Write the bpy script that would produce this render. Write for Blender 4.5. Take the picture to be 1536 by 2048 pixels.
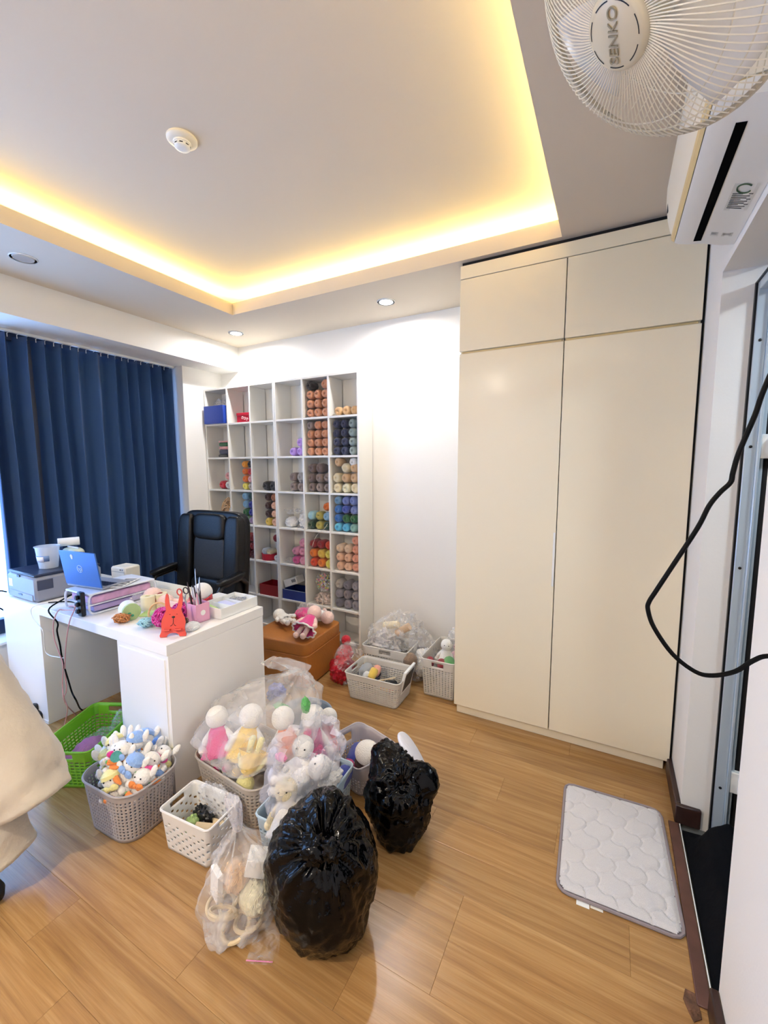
import bpy, bmesh, math, random
from mathutils import Vector, Matrix, noise, Euler

for o in list(bpy.data.objects):
    bpy.data.objects.remove(o)
S = bpy.context.scene
COL = S.collection
random.seed(7)
PI = math.pi

# ------------------------------------------------------------------ camera
CAM_Z = 1.55
FPX = 847.94
YAW, PITCH, ROLL = math.radians(-28.2), math.radians(6.163), math.radians(0.156)
fwd = Vector((math.sin(YAW) * math.cos(PITCH), math.cos(YAW) * math.cos(PITCH), -math.sin(PITCH)))
rt0 = Vector((math.cos(YAW), -math.sin(YAW), 0))
dn0 = fwd.cross(rt0)
rt = math.cos(ROLL) * rt0 + math.sin(ROLL) * dn0
dn = -math.sin(ROLL) * rt0 + math.cos(ROLL) * dn0
cam_d = bpy.data.cameras.new('camera')
cam_d.sensor_fit = 'VERTICAL'
cam_d.sensor_height = 24.0
cam_d.sensor_width = 18.0
cam_d.lens = FPX / 2048 * 24.0
cam_d.clip_start = 0.02
cam = bpy.data.objects.new('camera', cam_d)
COL.objects.link(cam)
cm = Matrix.Identity(4)
for i in range(3):
    cm[i][0], cm[i][1], cm[i][2] = rt[i], -dn[i], -fwd[i]
cm[2][3] = CAM_Z
cam.matrix_world = cm
S.camera = cam


def ray(u, v):
    return rt * ((u - 768) / FPX) + dn * ((v - 1024) / FPX) + fwd


def on_z(u, v, z):
    d = ray(u, v)
    return Vector((0, 0, CAM_Z)) + d * ((z - CAM_Z) / d.z)


def on_y(u, v, y):
    d = ray(u, v)
    return Vector((0, 0, CAM_Z)) + d * (y / d.y)


def on_x(u, v, x):
    d = ray(u, v)
    return Vector((0, 0, CAM_Z)) + d * (x / d.x)


# ------------------------------------------------------------------ world, exposure
w = bpy.data.worlds.new('world')
S.world = w
w.use_nodes = True
bg = w.node_tree.nodes['Background']
bg.inputs[0].default_value = (0.26, 0.50, 1.0, 1)
bg.inputs[1].default_value = 7.5
S.view_settings.view_transform = 'Standard'
S.view_settings.look = 'None'
S.view_settings.gamma = 1.0
S.view_settings.exposure = 0.22
S.view_settings.use_curve_mapping = False

LED_W = 46.0        # emission of the warm strip in the cove
DOWN_W = 10.0       # watts of each lit downlight


# ------------------------------------------------------------------ materials
def C(h):
    h = h.lstrip('#')
    r = []
    for i in (0, 2, 4):
        c = int(h[i:i + 2], 16) / 255
        r.append(c / 12.92 if c <= .04045 else ((c + .055) / 1.055) ** 2.4)
    return (*r, 1)


MATS = {}


def mat(key, col='#ffffff', rough=.5, metal=0., bump=0., bscale=40., var=0., vscale=6., coat=0., sheen=0.,
        spec=.5, alpha=1., emit=0., kind='noise', stretch=(1, 1, 1), trans=0.):
    if key in MATS:
        return MATS[key]
    m = bpy.data.materials.new(key)
    m.use_nodes = True
    nt = m.node_tree
    b = nt.nodes['Principled BSDF']
    c = C(col) if isinstance(col, str) else col
    b.inputs['Base Color'].default_value = c
    b.inputs['Roughness'].default_value = rough
    b.inputs['Metallic'].default_value = metal
    b.inputs['Specular IOR Level'].default_value = spec
    b.inputs['Coat Weight'].default_value = coat
    b.inputs['Coat Roughness'].default_value = .15
    b.inputs['Sheen Weight'].default_value = sheen
    b.inputs['Transmission Weight'].default_value = trans
    if emit:
        b.inputs['Emission Color'].default_value = c
        b.inputs['Emission Strength'].default_value = emit
    if bump or var:
        tc = nt.nodes.new('ShaderNodeTexCoord')
        mp = nt.nodes.new('ShaderNodeMapping')
        mp.inputs['Scale'].default_value = stretch
        nt.links.new(tc.outputs['Object'], mp.inputs['Vector'])
    if bump:
        if kind == 'noise':
            t = nt.nodes.new('ShaderNodeTexNoise')
            t.inputs['Scale'].default_value = bscale
            t.inputs['Detail'].default_value = 3
            out = t.outputs['Fac']
        elif kind == 'voronoi':
            t = nt.nodes.new('ShaderNodeTexVoronoi')
            t.inputs['Scale'].default_value = bscale
            out = t.outputs['Distance']
        else:
            t = nt.nodes.new('ShaderNodeTexWave')
            t.inputs['Scale'].default_value = bscale
            t.inputs['Distortion'].default_value = 1.5
            out = t.outputs['Fac']
        nt.links.new(mp.outputs[0], t.inputs['Vector'])
        bp = nt.nodes.new('ShaderNodeBump')
        bp.inputs['Strength'].default_value = bump
        bp.inputs['Distance'].default_value = .01
        nt.links.new(out, bp.inputs['Height'])
        nt.links.new(bp.outputs[0], b.inputs['Normal'])
    if var:
        t2 = nt.nodes.new('ShaderNodeTexNoise')
        t2.inputs['Scale'].default_value = vscale
        t2.inputs['Detail'].default_value = 4
        nt.links.new(mp.outputs[0], t2.inputs['Vector'])
        rp = nt.nodes.new('ShaderNodeValToRGB')
        rp.color_ramp.elements[0].position = .3
        rp.color_ramp.elements[1].position = .7
        rp.color_ramp.elements[0].color = tuple(x * (1 - var) for x in c[:3]) + (1,)
        rp.color_ramp.elements[1].color = tuple(min(1, x * (1 + var * .6)) for x in c[:3]) + (1,)
        nt.links.new(t2.outputs['Fac'], rp.inputs[0])
        nt.links.new(rp.outputs[0], b.inputs['Base Color'])
    if alpha < 1:
        tr = nt.nodes.new('ShaderNodeBsdfTransparent')
        mx = nt.nodes.new('ShaderNodeMixShader')
        mx.inputs[0].default_value = alpha
        nt.links.new(tr.outputs[0], mx.inputs[1])
        nt.links.new(b.outputs[0], mx.inputs[2])
        nt.links.new(mx.outputs[0], nt.nodes['Material Output'].inputs[0])
    MATS[key] = m
    return m


def plastic_film(key, col, base, extra, rough=.12, scale=22.):
    """thin film: clear where smooth, whiter in crumples"""
    m = bpy.data.materials.new(key)
    m.use_nodes = True
    nt = m.node_tree
    b = nt.nodes['Principled BSDF']
    b.inputs['Base Color'].default_value = C(col)
    b.inputs['Roughness'].default_value = rough
    tc = nt.nodes.new('ShaderNodeTexCoord')
    t = nt.nodes.new('ShaderNodeTexNoise')
    t.inputs['Scale'].default_value = scale
    t.inputs['Detail'].default_value = 5
    t.inputs['Distortion'].default_value = 1.2
    nt.links.new(tc.outputs['Object'], t.inputs['Vector'])
    bp = nt.nodes.new('ShaderNodeBump')
    bp.inputs['Strength'].default_value = .8
    bp.inputs['Distance'].default_value = .012
    nt.links.new(t.outputs['Fac'], bp.inputs['Height'])
    nt.links.new(bp.outputs[0], b.inputs['Normal'])
    rp = nt.nodes.new('ShaderNodeMapRange')
    rp.inputs['From Min'].default_value = .42
    rp.inputs['From Max'].default_value = .72
    rp.inputs['To Min'].default_value = base
    rp.inputs['To Max'].default_value = base + extra
    nt.links.new(t.outputs['Fac'], rp.inputs['Value'])
    tr = nt.nodes.new('ShaderNodeBsdfTransparent')
    mx = nt.nodes.new('ShaderNodeMixShader')
    nt.links.new(rp.outputs[0], mx.inputs[0])
    nt.links.new(tr.outputs[0], mx.inputs[1])
    nt.links.new(b.outputs[0], mx.inputs[2])
    nt.links.new(mx.outputs[0], nt.nodes['Material Output'].inputs[0])
    MATS[key] = m
    return m


def wood_floor():
    m = bpy.data.materials.new('floor_laminate')
    m.use_nodes = True
    nt = m.node_tree
    b = nt.nodes['Principled BSDF']
    L = nt.links.new
    tc = nt.nodes.new('ShaderNodeTexCoord')
    oi = nt.nodes.new('ShaderNodeObjectInfo')
    cx = nt.nodes.new('ShaderNodeCombineXYZ')
    mu = nt.nodes.new('ShaderNodeMath')
    mu.operation = 'MULTIPLY'
    mu.inputs[1].default_value = 37.
    L(oi.outputs['Random'], mu.inputs[0])
    L(mu.outputs[0], cx.inputs[0])
    L(mu.outputs[0], cx.inputs[1])
    va = nt.nodes.new('ShaderNodeVectorMath')
    va.operation = 'ADD'
    L(tc.outputs['Object'], va.inputs[0])
    L(cx.outputs[0], va.inputs[1])
    mp = nt.nodes.new('ShaderNodeMapping')
    mp.inputs['Scale'].default_value = (.7, 16, 1)
    L(va.outputs[0], mp.inputs['Vector'])
    n1 = nt.nodes.new('ShaderNodeTexNoise')
    n1.inputs['Scale'].default_value = 2.2
    n1.inputs['Detail'].default_value = 6
    n1.inputs['Roughness'].default_value = .62
    n1.inputs['Distortion'].default_value = .55
    L(mp.outputs[0], n1.inputs['Vector'])
    r1 = nt.nodes.new('ShaderNodeValToRGB')
    e = r1.color_ramp.elements
    e[0].position, e[0].color = .22, C('#87633b')
    e[1].position, e[1].color = .80, C('#bf9b66')
    k = e.new(.5)
    k.color = C('#a57d4c')
    L(n1.outputs['Fac'], r1.inputs[0])
    mp2 = nt.nodes.new('ShaderNodeMapping')
    mp2.inputs['Scale'].default_value = (4, 150, 1)
    L(va.outputs[0], mp2.inputs['Vector'])
    n2 = nt.nodes.new('ShaderNodeTexNoise')
    n2.inputs['Scale'].default_value = 1.5
    n2.inputs['Detail'].default_value = 3
    L(mp2.outputs[0], n2.inputs['Vector'])
    mr = nt.nodes.new('ShaderNodeMapRange')
    mr.inputs['From Min'].default_value = .3
    mr.inputs['From Max'].default_value = .7
    mr.inputs['To Min'].default_value = .90
    mr.inputs['To Max'].default_value = 1.05
    L(n2.outputs['Fac'], mr.inputs['Value'])
    hs = nt.nodes.new('ShaderNodeHueSaturation')
    hs.inputs['Saturation'].default_value = 1.0
    L(r1.outputs[0], hs.inputs['Color'])
    m3 = nt.nodes.new('ShaderNodeMapRange')
    m3.inputs['To Min'].default_value = .93
    m3.inputs['To Max'].default_value = 1.05
    L(oi.outputs['Random'], m3.inputs['Value'])
    m4 = nt.nodes.new('ShaderNodeMath')
    m4.operation = 'MULTIPLY'
    L(m3.outputs[0], m4.inputs[0])
    L(mr.outputs[0], m4.inputs[1])
    L(m4.outputs[0], hs.inputs['Value'])
    L(hs.outputs[0], b.inputs['Base Color'])
    b.inputs['Roughness'].default_value = .27
    bp = nt.nodes.new('ShaderNodeBump')
    bp.inputs['Strength'].default_value = .06
    bp.inputs['Distance'].default_value = .004
    L(n2.outputs['Fac'], bp.inputs['Height'])
    L(bp.outputs[0], b.inputs['Normal'])
    MATS['floor_laminate'] = m
    return m


# ------------------------------------------------------------------ mesh builder
class G:
    def __init__(self):
        self.v = []
        self.f = []

    def add(self, vs, fs, M=None):
        k = len(self.v)
        if M is not None:
            vs = [M @ Vector(p) for p in vs]
        self.v += [tuple(p) for p in vs]
        self.f += [tuple(i + k for i in q) for q in fs]
        return self

    def box(self, x0, x1, y0, y1, z0, z1, M=None):
        vs = [(x, y, z) for z in (z0, z1) for y in (y0, y1) for x in (x0, x1)]
        return self.add(vs, [(0, 2, 3, 1), (4, 5, 7, 6), (0, 1, 5, 4), (2, 6, 7, 3), (0, 4, 6, 2), (1, 3, 7, 5)], M)

    def cbox(self, x0, x1, y0, y1, z0, z1, b=.004, M=None):
        """box with chamfered edges"""
        lo, hi = (x0, y0, z0), (x1, y1, z1)
        vs, idx = [], {}
        for i in range(8):
            s = [(i >> a) & 1 for a in range(3)]
            for a in range(3):
                p = []
                for c in range(3):
                    q = hi[c] if s[c] else lo[c]
                    if c != a:
                        q += -b if s[c] else b
                    p.append(q)
                idx[(i, a)] = len(vs)
                vs.append(p)
        fs = []
        for a in range(3):
            o1, o2 = (a + 1) % 3, (a + 2) % 3
            for s in (0, 1):
                def ix(u, w):
                    return idx[((s << a) | (u << o1) | (w << o2), a)]
                q = [ix(0, 0), ix(1, 0), ix(1, 1), ix(0, 1)]
                fs.append(q if s else q[::-1])
        for a in range(3):
            o1, o2 = (a + 1) % 3, (a + 2) % 3
            for u in (0, 1):
                for w_ in (0, 1):
                    i0 = (u << o1) | (w_ << o2)
                    i1 = i0 | (1 << a)
                    q = [idx[(i0, o1)], idx[(i1, o1)], idx[(i1, o2)], idx[(i0, o2)]]
                    fs.append(q if (u ^ w_) else q[::-1])
        for i in range(8):
            q = [idx[(i, 0)], idx[(i, 1)], idx[(i, 2)]]
            fs.append(q if bin(i).count('1') % 2 else q[::-1])
        return self.add(vs, fs, M)

    def loft(self, rings, cap0=True, cap1=True, closed=True, M=None):
        n = len(rings[0])
        vs = [p for r in rings for p in r]
        fs = []
        for i in range(len(rings) - 1):
            for j in range(n if closed else n - 1):
                a, b = i * n + j, i * n + (j + 1) % n
                fs.append((a, b, b + n, a + n))
        if cap0:
            fs.append(tuple(range(n))[::-1])
        if cap1:
            fs.append(tuple(range((len(rings) - 1) * n, len(rings) * n)))
        return self.add(vs, fs, M)

    def lathe(self, prof, seg=24, M=None, cap0=True, cap1=True):
        rings = [[(r * math.cos(2 * PI * j / seg), r * math.sin(2 * PI * j / seg), z) for j in range(seg)] for r, z in prof]
        return self.loft(rings, cap0, cap1, True, M)

    def tube(self, pts, r=.005, seg=8, M=None, closed=False):
        pts = [Vector(p) for p in pts]
        n = len(pts)
        rings = []
        up = Vector((0, 0, 1))
        for i, p in enumerate(pts):
            if closed:
                t = pts[(i + 1) % n] - pts[i - 1]
            else:
                t = pts[min(i + 1, n - 1)] - pts[max(i - 1, 0)]
            if t.length < 1e-9:
                t = Vector((0, 0, 1))
            t.normalize()
            if i == 0:
                a = t.cross(up)
                if a.length < .1:
                    a = t.cross(Vector((1, 0, 0)))
            else:
                a = a - t * a.dot(t)
            a.normalize()
            b = t.cross(a)
            rr = r[i] if isinstance(r, (list, tuple)) else r
            rings.append([p + (a * math.cos(2 * PI * j / seg) + b * math.sin(2 * PI * j / seg)) * rr for j in range(seg)])
        if closed:
            rings.append(rings[0])
            return self.loft(rings, False, False, True, M)
        return self.loft(rings, True, True, True, M)

    def prism(self, poly, z0, z1, M=None):
        return self.loft([[(x, y, z0) for x, y in poly], [(x, y, z1) for x, y in poly]], True, True, True, M)

    def ell(self, c, rx, ry=None, rz=None, seg=16, rings=10, M=None, fn=None):
        ry = rx if ry is None else ry
        rz = rx if rz is None else rz
        vs, fs = [], []
        for i in range(rings + 1):
            th = PI * i / rings
            for j in range(seg):
                ph = 2 * PI * j / seg
                d = Vector((math.sin(th) * math.cos(ph), math.sin(th) * math.sin(ph), -math.cos(th)))
                k = fn(d) if fn else 1
                vs.append((c[0] + d.x * rx * k, c[1] + d.y * ry * k, c[2] + d.z * rz * k))
        for i in range(rings):
            for j in range(seg):
                a, b = i * seg + j, i * seg + (j + 1) % seg
                if i == 0:
                    fs.append((a, b + seg, a + seg))
                elif i == rings - 1:
                    fs.append((a, b, a + seg))
                else:
                    fs.append((a, b, b + seg, a + seg))
        return self.add(vs, fs, M)

    def mesh(self, name, smooth=True, ang=40):
        me = bpy.data.meshes.new(name)
        me.from_pydata(self.v, [], self.f)
        me.update()
        if smooth:
            me.shade_smooth()
            if ang:
                me.set_sharp_from_angle(angle=math.radians(ang))
        return me

    def build(self, name, m, parent=None, loc=(0, 0, 0), rot=(0, 0, 0), smooth=True, ang=40, solid=0.):
        me = self.mesh(name, smooth, ang)
        return put(name, me, m, parent, loc, rot, solid)


def put(name, me, m, parent=None, loc=(0, 0, 0), rot=(0, 0, 0), solid=0., scale=(1, 1, 1)):
    o = bpy.data.objects.new(name, me)
    COL.objects.link(o)
    if not me.materials:
        me.materials.append(None)
    o.material_slots[0].link = 'OBJECT'
    o.material_slots[0].material = MATS[m] if isinstance(m, str) else m
    o.location = loc
    o.rotation_euler = rot
    o.scale = scale
    o.parent = parent
    if solid:
        md = o.modifiers.new('thickness', 'SOLIDIFY')
        md.thickness = solid
        md.offset = 0
    return o


def tag(o, label, cat, group=None, kind=None):
    o['label'] = label
    o['category'] = cat
    if group:
        o['group'] = group
    if kind:
        o['kind'] = kind
    return o


def thing(name, label, cat, loc=(0, 0, 0), rotz=0., group=None, rot=None):
    o = bpy.data.objects.new(name, None)
    o.empty_display_size = .05
    COL.objects.link(o)
    o.location = loc
    o.rotation_euler = rot if rot else (0, 0, rotz)
    return tag(o, label, cat, group)


def struct(o, label=None):
    o['kind'] = 'structure'
    if label:
        o['label'] = label
    return o


def copy_tree(o, parent=None):
    c = o.copy()
    COL.objects.link(c)
    c.parent = parent
    for ch in list(o.children):
        copy_tree(ch, c)
    return c


def text(name, s, size, m, parent, loc, rot, depth=.0008, sx=1.):
    cu = bpy.data.curves.new(name, 'FONT')
    cu.body = s
    cu.size = size
    cu.extrude = depth
    cu.align_x = 'CENTER'
    cu.align_y = 'CENTER'
    t = bpy.data.objects.new(name, cu)
    COL.objects.link(t)
    dg = bpy.context.evaluated_depsgraph_get()
    me = bpy.data.meshes.new_from_object(t.evaluated_get(dg))
    bpy.data.objects.remove(t)
    me.materials.clear()
    return put(name, me, m, parent, loc, rot, 0, (sx, 1, 1))


def smooth_path(pts, n=6):
    """Catmull-Rom through the points"""
    P = [Vector(p) for p in pts]
    P = [P[0] * 2 - P[1]] + P + [P[-1] * 2 - P[-2]]
    out = []
    for i in range(1, len(P) - 2):
        a, b, c, d = P[i - 1:i + 3]
        for k in range(n):
            t = k / n
            out.append(.5 * (2 * b + (c - a) * t + (2 * a - 5 * b + 4 * c - d) * t * t + (3 * b - a - 3 * c + d) * t ** 3))
    out.append(P[-2])
    return out


def rrect(w, d, r, n=6):
    """rounded rectangle outline, centred, counter-clockwise"""
    pts = []
    r = min(r, w / 2 - 1e-4, d / 2 - 1e-4)
    for cx, cy, a0 in ((w / 2 - r, d / 2 - r, 0), (-w / 2 + r, d / 2 - r, PI / 2), (-w / 2 + r, -d / 2 + r, PI), (w / 2 - r, -d / 2 + r, 1.5 * PI)):
        for k in range(n + 1):
            a = a0 + PI / 2 * k / n
            pts.append((cx + r * math.cos(a), cy + r * math.sin(a)))
    return pts


def resample(pts, n):
    P = [Vector((x, y)) for x, y in pts]
    L = [0]
    for i in range(len(P)):
        L.append(L[-1] + (P[(i + 1) % len(P)] - P[i]).length)
    out, k = [], 0
    for j in range(n):
        s = L[-1] * j / n
        while L[k + 1] < s:
            k += 1
        t = (s - L[k]) / max(1e-9, L[k + 1] - L[k])
        q = P[k].lerp(P[(k + 1) % len(P)], t)
        out.append((q.x, q.y))
    return out

# ------------------------------------------------------------------ material set
mat('wall_paint', '#f1eee8', .75, bump=.05, bscale=120)
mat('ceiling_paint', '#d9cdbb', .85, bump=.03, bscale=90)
mat('wardrobe_lacquer', '#efe4c9', .32, coat=.15)
mat('shelf_white', '#efece4', .45)
mat('desk_white', '#f3f1ee', .4)
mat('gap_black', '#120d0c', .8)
mat('brown_trim', '#34201b', .4, var=.25, vscale=14, stretch=(3, 1, 1))
mat('threshold_brown', '#5a3a30', .45, var=.2, vscale=20)
mat('curtain_navy', '#294b7a', .85, sheen=.15, bump=.08, bscale=300)
mat('white_plastic', '#eeeeea', .35)
mat('cream_plastic', '#ece6d6', .35)
mat('gold_strip', '#d8c08a', .35)
mat('black_plastic', '#0b0b0d', .4)
mat('alu', '#cfdce6', .35, metal=.35)
mat('tile_dark', '#3c3831', .25, var=.35, vscale=5, stretch=(1, 1, 4))
mat('tile_floor', '#60605c', .35, var=.2)
mat('steel', '#b9b9bc', .28, metal=.9)
mat('led', '#ffe698', .5, emit=LED_W)
mat('lamp_on', '#f4f8ff', .5, emit=14.)
mat('lamp_off', '#b3a79b', .6)
mat('win_frame', '#22304e', .45)
mat('glass', '#e8f2fb', .05, alpha=.07)
wood_floor()
# translucent part for the curtain cloth
_m = MATS['curtain_navy']
_nt = _m.node_tree
_tl = _nt.nodes.new('ShaderNodeBsdfTranslucent')
_tl.inputs[0].default_value = C('#2f74c8')
_mx = _nt.nodes.new('ShaderNodeMixShader')
_mx.inputs[0].default_value = .02
_nt.links.new(_nt.nodes['Principled BSDF'].outputs[0], _mx.inputs[1])
_nt.links.new(_tl.outputs[0], _mx.inputs[2])
_nt.links.new(_mx.outputs[0], _nt.nodes['Material Output'].inputs[0])

# ------------------------------------------------------------------ room shell
XL, XR, YB, YF = -3.49, .335, 3.07, -1.4
ZC, ZT = 2.69, 2.87
TX0, TX1, TY0, TY1 = -2.588, -.278, -.75, 2.413     # ceiling tray opening
DY0, DY1, DZ = 1.360, 2.112, 2.282                  # bathroom doorway
WY0, WY1, WZ0, WZ1 = -.7, 2.633, .40, 2.464         # window recess

fl = struct(G().box(XL, XR + .0, YF, YB, -.05, -.008).build('floor', 'brown_trim', smooth=False),
            'wood-effect laminate floor of long planks')
PW, PL = .165, 1.22
pm = G().cbox(0, PL - .0005, 0, PW - .0005, -.008, 0, .0005).mesh('plank', False)
r_i = 0
y = 1.0225 - PW * 15
while y < YB:
    off = {0: .0, 1: .43, 2: .81, 3: .22}[r_i % 4]
    x = -.4 + off * PL - PL * 5 if r_i != 15 else -.4 - PL * 5
    while x < XR:
        x0, x1 = max(x, XL), min(x + PL, XR)
        y0, y1 = max(y, YF), min(y + PW, YB)
        if x1 - x0 > .02 and y1 - y0 > .01:
            if x1 - x0 > PL - .001 and y1 - y0 > PW - .001:
                put('plank', pm, 'floor_laminate', fl, (x0, y0, 0))
            else:
                G().cbox(0, x1 - x0 - .0005, 0, y1 - y0 - .0005, -.008, 0, .0005).build('plank', 'floor_laminate', fl, (x0, y0, 0), smooth=False)
        x += PL
    y += PW
    r_i += 1
# swollen, flaking spot of laminate by the threshold
_p = [on_z(u, v, 0) for u, v in ((1370, 1978), (1392, 1990), (1398, 2010), (1404, 2040), (1388, 2046), (1376, 2022), (1366, 1998))]
g = G()
g.loft([[(p.x, p.y, .0004) for p in _p], [(p.x * .985 + .004, p.y, .0025 + .0015 * math.sin(i * 2.3)) for i, p in enumerate(_p)]])
mat('flaked_wood', '#6b4a35', .8, bump=.9, bscale=60, var=.6, vscale=40)
o = g.build('flaked_patch', 'flaked_wood', fl)
o['label'] = 'dark flaking patch in the laminate'

w_ = G()
w_.box(XL - .26, XL, YF, YB, -.05, WZ0)
w_.box(XL - .26, XL, YF, WY0, WZ0, WZ1)
w_.box(XL - .26, XL, WY1, YB, WZ0, WZ1)
w_.box(XL - .26, XL, YF, YB, WZ1, 3.0)
struct(w_.build('wall_left', 'wall_paint', smooth=False), 'white left wall with the wide window')
struct(G().box(XL - .26, 1.8, YB, YB + .12, -.05, 3.0).build('wall_back', 'wall_paint', smooth=False), 'white back wall behind bookcase and wardrobe')
struct(G().box(XL - .26, 1.8, YF - .12, YF, -.05, 3.0).build('wall_front', 'wall_paint', smooth=False))
w_ = G()
w_.box(XR, XR + .15, YF, DY0, -.05, 3.0)
w_.box(XR, XR + .15, DY1, YB, -.05, 3.0)
w_.box(XR, XR + .15, DY0, DY1, DZ, 3.0)
struct(w_.build('wall_right', 'wall_paint', smooth=False), 'white right wall with the doorway')
struct(G().box(XL, -3.242, YF, YB, WZ1, ZC).build('trim_1', 'wall_paint', smooth=False), 'boxed beam above the navy curtain')
cg = G()
cb = .20
cg.box(-3.242, TX0, YF, YB, ZC, 2.775)
cg.box(TX1, XR, YF, YB, ZC, 2.775)
cg.box(TX0, TX1, TY1, YB, ZC, 2.775)
cg.box(TX0, TX1, YF, TY0, ZC, 2.775)
cg.box(-3.242, TX0 - cb, YF, YB, 2.775, ZT)
cg.box(TX1 + cb, XR, YF, YB, 2.775, ZT)
cg.box(TX0 - cb, TX1 + cb, TY1 + cb, YB, 2.775, ZT)
cg.box(TX0 - cb, TX1 + cb, YF, TY0 - cb, 2.775, ZT)
cg.box(-3.242, XR, YF, YB, ZT, ZT + .1)
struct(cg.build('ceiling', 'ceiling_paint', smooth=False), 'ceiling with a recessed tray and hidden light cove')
for (x0, x1, y0, y1, lab) in ((TX0 - .12, TX1 + .12, TY1 + .10, TY1 + .115, 'warm LED strip in the ceiling cove parallel to the back wall'),
                              (TX0 - .115, TX0 - .10, TY0, TY1 + .05, 'warm LED strip in the ceiling cove on the curtain side'),
                              (TX1 + .10, TX1 + .115, TY0, TY1 + .05, 'warm LED strip in the ceiling cove on the doorway side'),
                              (TX0 - .12, TX1 + .12, TY0 - .115, TY0 - .10, 'warm LED strip in the ceiling cove farthest from the bookcase')):
    tag(G().box(x0, x1, y0, y1, 2.7755, 2.787).build('led_strip', 'led', smooth=False), lab, 'led strip', 'cove LED strips')

# baseboards
_b = G().cbox(XR - .022, XR, DY1, 2.452, 0, .085, .004)
_b.cbox(XR - .022, XR + .07, DY1 - .022, DY1, 0, .085, .004)
struct(_b.build('baseboard_right', 'brown_trim'), 'dark brown baseboard beside the doorway')
struct(G().cbox(XR - .022, XR, YF, DY0 - .001, 0, .085, .004).build('baseboard_front', 'brown_trim'), 'dark brown baseboard along the near right wall')
struct(G().cbox(-1.74, -.83, YB - .018, YB, 0, .085, .004).build('baseboard_back', 'brown_trim'), 'dark brown baseboard along the back wall')
struct(G().cbox(XL, XL + .018, YF, .3, 0, .085, .004).build('baseboard_left', 'brown_trim'))
tr = G().cbox(XR - .045, XR - .008, DY0, DY1 - .026, 0, .008, .002)
struct(tr.build('trim_2', 'threshold_brown'), 'brown threshold strip along the doorway')
struct(G().cbox(XR - .0055, XR - .002, DY0 + .002, DY1 - .026, 0, .0085, .001).build('trim_3', 'white_plastic'), 'thin pale sealant line beside the threshold')

# bathroom beyond the doorway
BX0, BX1 = XR + .15, 1.75
bw = struct(G().box(XR, BX1, DY0 - .75, 2.9, -.05, -.012).build('floor_bathroom', 'tile_floor', smooth=False), 'dark tiled bathroom floor')
tm = G().cbox(0, .298, 0, .298, -.012, -.008, .002).mesh('tile', False)
for i in range(5):
    for j in range(7):
        put('tile', tm, 'tile_floor', bw, (XR + .152 + i * .3 - .15 * (i < 0), DY0 - .70 + j * .3, 0))
wf = struct(G().box(BX0, BX1, 2.42, 2.52, -.05, 3.0).build('wall_bathroom', 'gap_black', smooth=False), 'dark stone-tiled bathroom wall')
tm2 = G().cbox(0, .298, 0, .012, 0, .148, .002).mesh('tile', False)
for i in range(4):
    for j in range(18):
        put('tile', tm2, 'tile_dark', wf, (BX0 + .002 + i * .3 - .15 * (j % 2) * (i > 0), 2.408, .002 + j * .15))
struct(G().box(BX1, BX1 + .1, DY0 - .75, 2.9, -.05, 3.0).build('wall_bathroom_far', 'tile_dark', smooth=False))
struct(G().box(BX0, BX1, DY0 - .8, DY0 - .75, -.05, 3.0).build('wall_bathroom_near', 'tile_dark', smooth=False))
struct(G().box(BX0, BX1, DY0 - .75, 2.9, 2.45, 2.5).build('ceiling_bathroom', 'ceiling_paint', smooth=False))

# unseen fill lamp added to brighten the door jamb and frame
t = thing('bath_fill_lamp', 'added cool white fill lamp, unseen, under the bathroom ceiling', 'lamp', (1.1, 1.55, 2.45))
G().lathe([(.14, 0), (.14, -.03), (.12, -.05), (.001, -.055)], 32, cap1=False).build('shade', 'white_plastic', t)
l = bpy.data.lights.new('bath_fill_light', 'AREA')
l.shape = 'DISK'
l.size = .25
l.energy = 14.
l.color = (.72, .86, 1.0)
lo = bpy.data.objects.new('bath_fill_light', l)
COL.objects.link(lo)
lo.parent = t
lo.location = (0, 0, -.06)

# aluminium door frame
d = bpy.data.objects.new('door_1', None)
COL.objects.link(d)
struct(d, 'pale aluminium door frame of the bathroom doorway')
d.location = (XR + .15, DY1, 0)
JX = XR + .105
x = 0
fx = JX - XR - .15
G().box(fx - .006, fx + .001, -.016, 0, .0, 2.222).build('gasket', 'black_plastic', d, smooth=False)
G().cbox(fx + .001, fx + .036, -.022, 0, .0, 2.222, .002).build('jamb_face', 'alu', d)
G().cbox(fx + .036, fx + .046, -.036, 0, .0, 2.222, .002).build('jamb_rib', 'alu', d)
G().cbox(fx + .046, fx + .060, -.020, 0, .0, 2.222, .002).build('jamb_face', 'alu', d)
G().cbox(fx + .001, fx + .060, -(DY1 - DY0), -.036, 2.185, 2.222, .002).build('head_rail', 'alu', d)
G().box(fx - .006, fx + .001, -(DY1 - DY0), -.016, 2.216, 2.222).build('gasket', 'black_plastic', d, smooth=False)
for z in (2.01, 1.15, .22, 1.62):
    G().lathe([(.0055, 0), (.0055, .002), (.003, .003)], 12, Matrix.Translation((fx + .018, -.022, z)) @ Matrix.Rotation(PI / 2, 4, 'X')).build('screw', 'black_plastic', d)
for z in (2.03, 1.62, .26):
    hg = G().cbox(fx + .046, fx + .11, -.030, -.004, z - .045, z + .045, .003)
    h = hg.build('hinge', 'white_plastic', d)
    G().lathe([(.015, -.034), (.017, -.03), (.017, .03), (.015, .034)], 16, Matrix.Translation((fx + .085, -.040, z))).build('hinge_barrel', 'white_plastic', h)
G().box(fx + .06, fx + .11, -.001, .0, 0, 2.2).build('shadow_gap', 'gap_black', d, smooth=False)

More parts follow.
